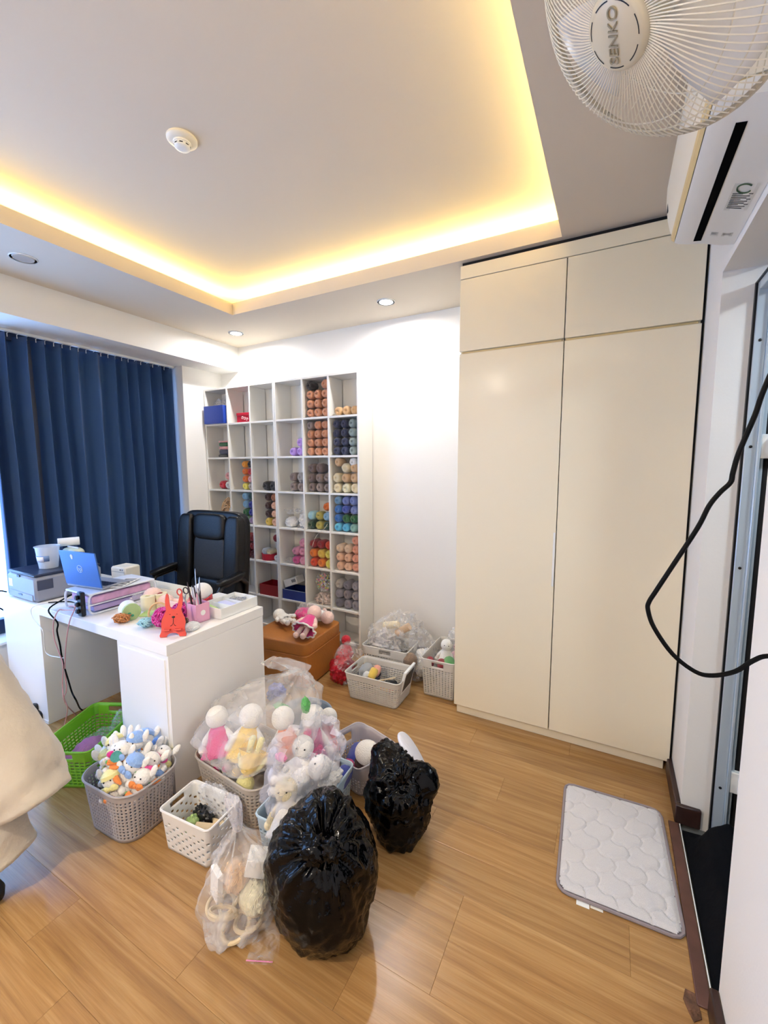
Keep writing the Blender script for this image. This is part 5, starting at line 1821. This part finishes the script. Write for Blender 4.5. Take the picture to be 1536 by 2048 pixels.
# lilac tub basket contents
t = thing('crochet_doll', 'cream crochet doll head with patterned collar in the lilac-grey tub basket', 'doll', (-.995, 1.675, .045))
G().ell((0, 0, .105), .062, .06, .056, 22, 16).build('head', 'plush_white', t)
G().lathe([(.050, .0), (.060, .03), (.064, .062), (.060, .066)], 26).build('collar', 'tool_dark', t)
g = G()
for k in range(16):
    a = 2 * PI * k / 16
    g.ell((.0625 * math.cos(a), .0625 * math.sin(a), .035 + .014 * (k % 2)), .006, seg=6, rings=5)
g.build('collar_pattern', 'print_white', t)
o = put('yarn_ball', SK[2], 'pl_navyball', None, (-1.078, 1.705, .088), (.3, .4, .2), 0, (.042,) * 3)
tag(o, 'deep blue yarn ball beside the crochet doll head', 'yarn')
o = put('yarn_ball', SK[2], 'pl_hot', None, (-1.075, 1.625, .070), (.1, .9, .2), 0, (.036,) * 3)
tag(o, 'hot pink yarn ball in the lilac-grey tub basket', 'yarn')

# translucent bag with rings in front
t = thing('plastic_bag', 'tied translucent bag of wooden rings and blocks on the floor', 'bag', (-1.065, .935, 0))
sackshell('film', 'film_thin', t, [(.0, -.03, .004, .07, .06), (.0, -.03, .012, .115, .095), (.0, -.02, .08, .128, .105), (.005, -.01, .17, .115, .095), (.01, .0, .25, .075, .06), (.0, -.005, .305, .022, .02), (-.005, -.005, .325, .016, .014)], 23, .014, 11, .014)
sackshell('tied_neck', 'film_lilac', t, [(-.005, -.005, .318, .016, .014), (-.012, -.005, .35, .024, .018), (-.03, .0, .40, .030, .020), (-.035, .0, .425, .026, .012)], 29, .008, 9, .008, n=20, cap=False)
rnd = random.Random(9)
for k in range(7):
    a = 2 * PI * k / 7
    o = G().tube([(.044 * math.cos(q), .044 * math.sin(q), 0) for q in [2 * PI * j / 28 for j in range(28)]], .0068, 7, closed=True).build('wooden_ring', 'wood_pale', None,
        (-1.065 + .058 * math.cos(a), .905 + .045 * math.sin(a), .030 + .018 * (k % 3)), (rnd.uniform(-.6, .6), rnd.uniform(-.6, .6), 0))
    tag(o, 'pale wooden ring inside the tied translucent bag', 'ring', 'wooden rings in the translucent bag')
o = G().cbox(-.035, .035, -.03, .03, 0, .07, .003).build('carton', 'card_white', None, (-1.02, .955, .165), (.1, .25, .6))
tag(o, 'small white carton near the top of the tied translucent bag', 'box')
o = G().cbox(-.028, .028, -.01, .01, 0, .115, .002).build('card', 'print_white', None, (-1.125, .875, .085), (.0, .15, -.3))
tag(o, 'white card standing inside the tied translucent bag', 'card')
crumple('fiber_tuft', 'pale speckled fibre tuft inside the tied translucent bag', 'stuffing', (-1.00, .925, .06), .05, .045, .05, 'yarn_pale', .25, 81)
crumple('kraft_paper', 'crumpled tan paper inside the tied translucent bag', 'paper', (-1.07, .915, .095), .045, .04, .055, 'yarn_tan', .35, 82)
# zip packet on the floor
t = thing('zip_packet', 'small clear zip packet on the floor beside the big black bag', 'packet', (-.925, .895, .001), math.radians(25))
vs, fs = [], []
for i in range(13):
    for j in range(9):
        x, y = (i / 12 - .5) * .085, (j / 8 - .5) * .125
        vs.append((x, y, .004 + .006 * abs(noise.noise((x * 40, y * 30, 1))) * (1 - (2 * abs(x) / .085) ** 4)))
for i in range(12):
    for j in range(8):
        a = i * 9 + j
        fs.append((a, a + 9, a + 10, a + 1))
G().add(vs, fs).build('film', 'film_clear', t, ang=0)
G().cbox(-.0425, .0425, -.055, -.0515, .003, .0055, .0008).build('zip_strip', 'pl_ruffle', t)

# ------------------------------------------------------------------ ottoman and dolls
mat('leather_tan', '#b3702f', .42, bump=.2, bscale=90, var=.12, vscale=5)
t = thing('ottoman', 'square tan leather ottoman beside the bookcase', 'ottoman', (-2.065, 2.435, 0), math.radians(5))
oh = .325
g = G()
sup(g, (0, 0, .125), .248, .248, .125, .10, 40, 24)
g.v = [(x, y, max(.012, z)) for x, y, z in g.v]
g.build('base', 'leather_tan', t, ang=0)
g = G()
sup(g, (0, 0, .285), .252, .252, .05, .18, 40, 24)
g.build('cushion', 'leather_tan', t, ang=0)
for z_ in (.238,):
    G().tube([(x, y, z_) for x, y in resample(rrect(.503, .503, .03, 5), 80)], .0035, 6, closed=True).build('piping', 'leather_tan', t)
for q in (-1, 1):
    for r_ in (-1, 1):
        G().lathe([(.02, 0), (.022, .014)], 10, Matrix.Translation((q * .2, r_ * .2, 0))).build('foot', 'black_plastic', t)
ot = .336
G_O = 'dolls lying on the ottoman'
c = on_z(601, 1288, ot)
doll('doll in a magenta dress with frilled hem lying with its legs over the ottoman edge', (c.x - .02, c.y + .005, ot + .030), (-PI / 2 + .50, 0, .12), 1.05, 'plush_pinkskin', 'pl_hot', None, 'plush_white', G_O, eyes=False)
c = on_z(648, 1256, ot)
doll('doll with a large bare pale head lying sideways on the ottoman', (c.x - .235, c.y + .12, ot + .045), (-PI / 2 + .08, 0, -1.85), 1.02, 'plush_pinkskin', 'plush_white', None, None, G_O, eyes=False, trousers=True)
c = on_z(568, 1250, ot)
doll('doll with a white head and striped scarf at the desk side of the ottoman', (c.x + .13, c.y - .06, ot + .05), (-PI / 2 + .05, 0, 1.15), .95, 'plush_white', 'plush_white', None, None, G_O, eyes=False, trousers=True)
ruffle_ball('knitted_dress', 'frilly magenta knitted dress in clear wrap at the back of the ottoman', 'knitwear', (-2.08, 2.56, ot), .085, 'pl_hot')
crumple('clear_pouch', 'clear wrapping over the magenta dress on the ottoman', 'bag', (-2.04, 2.57, ot + .004), .13, .085, .075, 'film_clear', .35, 91)

# red netted bag and blue bag near the ottoman
mat('mesh_red', '#a50f22', .35, bump=.6, bscale=60, var=.5, vscale=30)
crumple('red_bag', 'glossy red wrapped bundle on the floor beside the ottoman', 'bag', (-1.655, 2.44, 0), .085, .10, .105, 'mesh_red', .3, 101)
crumple('clear_pouch', 'clear crinkled wrapping around the red bundle', 'bag', (-1.635, 2.475, .0), .095, .12, .14, 'film_clear', .4, 102)
doll('red plush doll with white trim tucked behind the ottoman', (-1.80, 2.68, .0), (-.1, .1, .6), .78, 'pl_redtoy', 'pl_redtoy', None, 'plush_white', None)
mat('bag_blue', '#3a56b8', .3, bump=.4, bscale=30)
crumple('blue_bag', 'small blue plastic bag on the floor between desk and ottoman', 'bag', (-1.90, 2.02, 0), .06, .06, .06, 'bag_blue', .4, 103)

# contents of the light grey rectangular basket
t = thing('bowl', 'dark bowl of yarn balls in the light grey basket', 'bowl', (-1.405, 2.40, .045))
G().lathe([(.045, 0), (.07, .03), (.082, .085), (.079, .085), (.066, .032), (.04, .006), (.001, .006)], 32, cap1=False).build('bowl_body', 'printer_dark', t)
for k, (dx, dy, z, r, m, lab) in enumerate(((-.022, -.005, .105, .044, 'pl_grey', 'grey yarn ball in the dark bowl'), (.042, .02, .106, .03, 'yarn_coral', 'pink yarn ball in the dark bowl'),
                                            (.045, -.028, .110, .028, 'yarn_gold', 'yellow yarn ball in the dark bowl'), (.005, -.052, .100, .022, 'yarn_white', 'white yarn ball in the dark bowl'))):
    o = put('yarn_ball', SK[k % 3], m, None, (-1.405 + dx, 2.40 + dy, .045 + z), (.4 * k, .3, .2), 0, (r,) * 3)
    tag(o, lab, 'yarn', 'yarn balls in the dark bowl')
crumple('dark_pouch', 'black cloth bag at the bottom of the light grey basket', 'pouch', (-1.25, 2.43, .02), .06, .05, .045, 'black_plastic', .3, 111)
rnd = random.Random(4)
for k, m in enumerate(('pl_carrot', 'yarn_gold', 'knit_red', 'yarn_gold', 'pl_carrot', 'plush_white')):
    o = G().ell((0, 0, 0), .022, .018, .014, 12, 8).build('felt_piece', m, None, (-1.255 + .028 * (k % 3), 2.32 + .032 * (k // 3), .105), (rnd.uniform(-.4, .4), rnd.uniform(-.4, .4), k))
    tag(o, '%s small felt piece in the light grey basket' % ['orange', 'yellow', 'red', 'golden', 'deep orange', 'white'][k], 'felt', 'felt pieces in the light grey basket')
o = G().tube([(0, 0, 0), (.16, .03, .05)], [.003, .003], 6).build('crochet_hook', 'wood_pale', None, (-1.34, 2.325, .128))
tag(o, 'wooden stick lying across the light grey basket', 'stick')
t = thing('picture_frame', 'white frame with a dark picture standing in the light grey basket', 'frame', (-1.148, 2.42, .075), 0, None, (0, math.radians(14), .04))
G().cbox(-.009, .009, -.085, .085, 0, .165, .003).build('frame', 'white_plastic', t)
mat('dark_art', '#3a3a3a', .5, var=.8, vscale=40)
G().box(.009, .0098, -.07, .07, .02, .145).build('picture', 'dark_art', t, smooth=False)
# clear bags against the back wall
t = thing('plastic_bag', 'large clear crinkled bag over the basket against the back wall', 'bag', (-1.42, 2.74, .14))
sackshell('film', 'film_clear', t, [(.0, -.02, .06, .10, .08), (.0, -.02, .07, .17, .11), (0, .0, .13, .185, .125), (.02, .01, .20, .16, .12), (.05, .03, .27, .10, .09), (.07, .03, .31, .05, .05)], 31, .03, 11, .025)
crumple('silver_packets', 'heap of silver-grey wrapped packets on the back basket', 'packet', (-1.45, 2.71, .10), .125, .085, .115, 'bag_silver' if 'bag_silver' in MATS else mat('bag_silver', '#bdb6b0', .3, bump=.9, bscale=26, var=.35, vscale=16), .45, 121)
for k, (x, z, ry_) in enumerate(((-1.43, .345, .45), (-1.33, .325, 1.2))):
    o = G().tube([(-.06, 0, 0), (.06, 0, 0)], [.028, .028], 14).build('felt_roll', 'yarn_cream' if k == 0 else 'yarn_sand', None, (x, 2.78, z), (0, -ry_ * .5, .1))
    tag(o, ['cream felt roll on top of the silver packets', 'tan felt roll beside the silver packets'][k], 'felt', 'felt rolls at the back wall')
t = thing('plastic_bag', 'clear bag of white stuffing next to the back wall', 'bag', (-1.155, 2.78, 0))
sackshell('film', 'film_clear', t, [(.0, -.02, .004, .06, .06), (.0, -.02, .012, .10, .10), (0, .0, .12, .115, .12), (-.02, .01, .22, .09, .10), (-.05, .03, .31, .05, .05), (-.06, .03, .36, .02, .02), (-.06, .03, .40, .035, .02)], 37, .022, 11, .02)
crumple('stuffing', 'white stuffing inside the clear bag next to the back wall', 'stuffing', (-1.15, 2.775, .01), .085, .09, .11, 'plush_white', .3, 131)
o = G().ell((0, 0, .05), .055, .05, .055, 20, 14).build('brown_ball', 'pl_brown', None, (-1.215, 2.655, .115))
tag(o, 'brown plush ball between the two back baskets', 'plush toy')
# toys in the basket beside the wardrobe
doll('white plush doll in the basket beside the wardrobe', (-.985, 2.72, .10), (-.15, .1, .3), .82, 'plush_white', 'plush_white', None, None, None)
doll('pale pink plush doll in the basket beside the wardrobe', (-.935, 2.81, .08), (-.2, .05, -.4), .75, 'pl_lightpink', 'pl_lightpink', None, None, None)
for k, (x, y, z, r, m, lab) in enumerate(((-.905, 2.62, .222, .036, 'pl_green', 'green yarn ball in the basket beside the wardrobe'), (-.955, 2.60, .212, .030, 'yarn_crimson', 'dark red yarn ball in the basket beside the wardrobe'),
                                          (-1.045, 2.62, .205, .026, 'knit_red', 'red yarn ball at the corner of the wardrobe-side basket'))):
    o = put('yarn_ball', SK[k], m, None, (x, y, z), (.3, .2 * k, .5), 0, (r,) * 3)
    tag(o, lab, 'yarn')
crumple('clear_pouch', 'clear plastic sheet rising out of the basket beside the wardrobe', 'bag', (-.93, 2.87, .20), .075, .035, .10, 'film_clear', .35, 141)

# dark cloth bundle in the doorway
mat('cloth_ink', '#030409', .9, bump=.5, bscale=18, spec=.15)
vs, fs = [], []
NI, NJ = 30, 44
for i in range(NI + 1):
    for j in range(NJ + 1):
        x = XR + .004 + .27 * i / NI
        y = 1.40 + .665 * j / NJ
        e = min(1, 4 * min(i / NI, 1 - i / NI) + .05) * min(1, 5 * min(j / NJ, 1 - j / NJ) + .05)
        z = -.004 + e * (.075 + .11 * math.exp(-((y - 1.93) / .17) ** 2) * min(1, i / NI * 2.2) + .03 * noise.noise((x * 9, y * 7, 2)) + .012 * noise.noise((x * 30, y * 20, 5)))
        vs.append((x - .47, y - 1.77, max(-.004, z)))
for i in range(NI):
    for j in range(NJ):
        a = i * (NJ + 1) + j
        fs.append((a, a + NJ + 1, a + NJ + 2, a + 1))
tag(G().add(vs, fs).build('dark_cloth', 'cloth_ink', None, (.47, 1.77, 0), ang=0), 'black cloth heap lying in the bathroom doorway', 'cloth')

# ------------------------------------------------------------------ person stepping out of the picture on the left
mat('linen_beige', '#c6bcab', .9, bump=.25, bscale=60, sheen=.2)
mat('linen_seam', '#8f8677', .9)
mat('skin', '#c99b7c', .55)
mat('hair_black', '#15100e', .5)
mat('shirt_white', '#d9d4ca', .85, bump=.15, bscale=80)
mat('shoe_black', '#101013', .5)
t = thing('person', 'person in wide cropped beige trousers and black shoes stepping out of view', 'person', (-2.08, .50, 0))
B = Vector((-2.08, .50, 0))
J = dict(pelvis=(-2.17, .47, .94), chest=(-2.20, .46, 1.24), neck=(-2.21, .46, 1.44), head=(-2.22, .45, 1.55), top=(-2.225, .45, 1.66),
         hipA=(-2.13, .55, .90), kneeA=(-1.99, .63, .60), ankA=(-1.88, .655, .46), toeA=(-1.93, .65, .40),
         hipB=(-2.19, .39, .90), kneeB=(-2.08, .46, .50), ankB=(-1.97, .55, .09), toeB=(-1.89, .50, .045),
         shA=(-2.19, .61, 1.40), elA=(-2.24, .68, 1.13), wrA=(-2.30, .62, .92), shB=(-2.22, .30, 1.40), elB=(-2.30, .24, 1.14), wrB=(-2.36, .30, .93))
order = list(J)
E_ = [('pelvis', 'chest'), ('chest', 'neck'), ('neck', 'head'), ('head', 'top'), ('pelvis', 'hipA'), ('hipA', 'kneeA'), ('kneeA', 'ankA'), ('ankA', 'toeA'), ('pelvis', 'hipB'),
      ('hipB', 'kneeB'), ('kneeB', 'ankB'), ('ankB', 'toeB'), ('chest', 'shA'), ('shA', 'elA'), ('elA', 'wrA'), ('chest', 'shB'), ('shB', 'elB'), ('elB', 'wrB')]
RAD = dict(pelvis=.125, chest=.125, neck=.052, head=.085, top=.06, hipA=.08, hipB=.08, kneeA=.055, kneeB=.055, ankA=.036, ankB=.036, toeA=.034, toeB=.034, shA=.052, shB=.052, elA=.038, elB=.038, wrA=.026, wrB=.026)
for s_ in 'AB':
    w0, e0 = Vector(J['wr' + s_]), Vector(J['el' + s_])
    dr_ = (w0 - e0).normalized()
    sd = dr_.cross(Vector((0, 0, 1))).normalized()
    J['palm' + s_] = tuple(w0 + dr_ * .075)
    RAD['palm' + s_] = .028
    order.append('palm' + s_)
    E_.append(('wr' + s_, 'palm' + s_))
    for f in range(4):
        k0 = w0 + dr_ * .10 + sd * (.012 * (f - 1.5) * 1.5)
        k1 = k0 + dr_ * .035 + sd * .002 * (f - 1.5) + Vector((.006, 0, 0))
        k2 = k1 + dr_ * (.028 - .004 * abs(f - 1)) + Vector((.014, 0, 0))
        prev = 'palm' + s_
        for n_, (nm, p_) in enumerate((('a', k0), ('b', k1), ('c', k2))):
            key = 'f%s%d%s' % (s_, f, nm)
            J[key] = tuple(p_)
            RAD[key] = (.010, .009, .007)[n_]
            order.append(key)
            E_.append((prev, key))
            prev = key
    th0 = w0 + dr_ * .035 + sd * .030
    th1 = th0 + dr_ * .035 + sd * .014
    for n_, p_ in enumerate((th0, th1)):
        key = 't%s%d' % (s_, n_)
        J[key] = tuple(p_)
        RAD[key] = (.011, .008)[n_]
        order.append(key)
        E_.append(('wr' + s_ if n_ == 0 else 't%s0' % s_, key))
me = bpy.data.meshes.new('body')
me.from_pydata([Vector(J[k]) - B for k in order], [(order.index(a), order.index(b)) for a, b in E_], [])
me.update()
body = put('body', me, 'skin', t)
md = body.modifiers.new('skin', 'SKIN')
for i, k in enumerate(order):
    me.skin_vertices[0].data[i].radius = (RAD[k], RAD[k])
me.skin_vertices[0].data[0].use_root = True
sb = body.modifiers.new('subsurf', 'SUBSURF')
sb.levels = sb.render_levels = 2
for p_ in me.polygons:
    p_.use_smooth = True
md.use_smooth_shade = True
# face and hair (turned away, towards -x)
hd = Vector(J['head']) - B + Vector((0, 0, .02))
g = G().ell((hd.x + .02, hd.y, hd.z + .018), .092, .088, .105, 24, 16, fn=lambda d: 1.0 if d.x > -.45 or d.z > .45 else .86)
g.build('hair', 'hair_black', t, ang=0)
g = G()
g.ell((hd.x - .098, hd.y, hd.z - .012), .014, .011, .018, 10, 8)
for q in (-1, 1):
    g.ell((hd.x + .0, hd.y + q * .090, hd.z - .005), .016, .008, .026, 10, 8)
g.build('nose_and_ears', 'skin', t)
g = G()
for q in (-1, 1):
    g.ell((hd.x - .088, hd.y + q * .031, hd.z + .012), .006, .010, .006, 10, 8)
g.build('eyes', 'black_plastic', t)
G().ell((hd.x - .087, hd.y, hd.z - .048), .006, .022, .006, 12, 8).build('mouth', 'tin_red', t)
def cloth_tube(rings, seed, seg=48, n=30, amp=.012, cap=False, name='cloth', m='linen_beige'):
    """rings: (centre, axis-normal basis radius a, b, tilt vector)"""
    K = len(rings) - 1
    out = []
    for i in range(n + 1):
        f = i / n * K
        k = min(int(f), K - 1)
        u = f - k
        A, Bq = rings[k], rings[k + 1]
        c = Vector(A[0]).lerp(Vector(Bq[0]), u)
        ax = Vector(A[1]).lerp(Vector(Bq[1]), u).normalized()
        ra = A[2] + (Bq[2] - A[2]) * u
        rb_ = A[3] + (Bq[3] - A[3]) * u
        ex_ = Vector((0, 1, 0)) - ax * ax.y
        ex_.normalize()
        ey_ = ax.cross(ex_)
        rg = []
        for j in range(seg):
            a = 2 * PI * j / seg
            q = Vector((math.cos(a) * 1.3, math.sin(a) * 1.3, f * 1.3 + seed))
            e = 1 + amp / ra * (noise.noise(q) * 1.6 + (abs(noise.noise(q * 2.3)) - .2))
            rg.append(c - B + ex_ * (ra * e * math.cos(a)) + ey_ * (rb_ * e * math.sin(a)))
        out.append(rg)
    return G().loft(out, cap, cap).build(name, m, t, solid=.003, ang=0)
# wide trousers: two legs from the waist
trA = cloth_tube([((-2.15, .48, .98), (.1, 0, -1), .16, .135), ((-2.12, .55, .84), (.35, .1, -1), .125, .14), ((-1.985, .625, .60), (.5, .1, -.85), .125, .13), ((-1.885, .655, .42), (.5, .1, -.85), .125, .135), ((-1.835, .665, .315), (.45, .1, -.88), .120, .125)], 3, name='trouser_leg')
trB = cloth_tube([((-2.16, .46, .98), (.1, 0, -1), .155, .13), ((-2.17, .41, .84), (.2, .1, -1), .125, .13), ((-2.05, .50, .50), (.3, .2, -.95), .12, .12), ((-1.945, .555, .24), (.3, .25, -.92), .115, .11), ((-1.905, .575, .125), (.3, .2, -.93), .112, .10)], 9, name='trouser_leg')
cloth_tube([((-2.18, .46, .93), (0, 0, 1), .185, .15), ((-2.19, .46, 1.10), (0, 0, 1), .165, .13), ((-2.20, .46, 1.28), (0, 0, 1), .185, .14), ((-2.205, .46, 1.40), (0, 0, 1), .175, .11), ((-2.21, .46, 1.455), (0, 0, 1), .075, .07)], 5, name='shirt', m='shirt_white')
for s_ in 'AB':
    sh, el = Vector(J['sh' + s_]), Vector(J['el' + s_])
    ax_ = (el - sh).normalized()
    inn = sh.lerp(Vector(J['chest']) + Vector((0, 0, .14)), .45)
    cloth_tube([(inn, (sh - inn).normalized() * .7 + ax_ * .3, .055, .07), (sh + Vector((0, 0, -.005)), (sh - inn).normalized() * .4 + ax_ * .6, .070, .070), (sh.lerp(el, .5), ax_, .066, .066), (sh.lerp(el, .95), ax_, .060, .060)], 4, 24, 18, .006, False, 'sleeve', 'shirt_white')
for nm, a_, b_, fx_ in (('shoe', 'ankB', 'toeB', 0), ('shoe', 'ankA', 'toeA', 1)):
    an, to = Vector(J[a_]) - B, Vector(J[b_]) - B
    dv = (to - an)
    if not fx_:
        an.z = .045
        to = Vector((-1.872, .537, .034)) - B
        an = Vector((-1.985, .515, .045)) - B
    g = G().tube([an - (to - an) * .25, an, an.lerp(to, .6), to, to + (to - an).normalized() * .03], [.030, .043, .042, .036, .016], 16)
    if not fx_:
        g.v = [(x, y, max(.002, z)) for x, y, z in g.v]
    g.build(nm, 'shoe_black', t, ang=0)
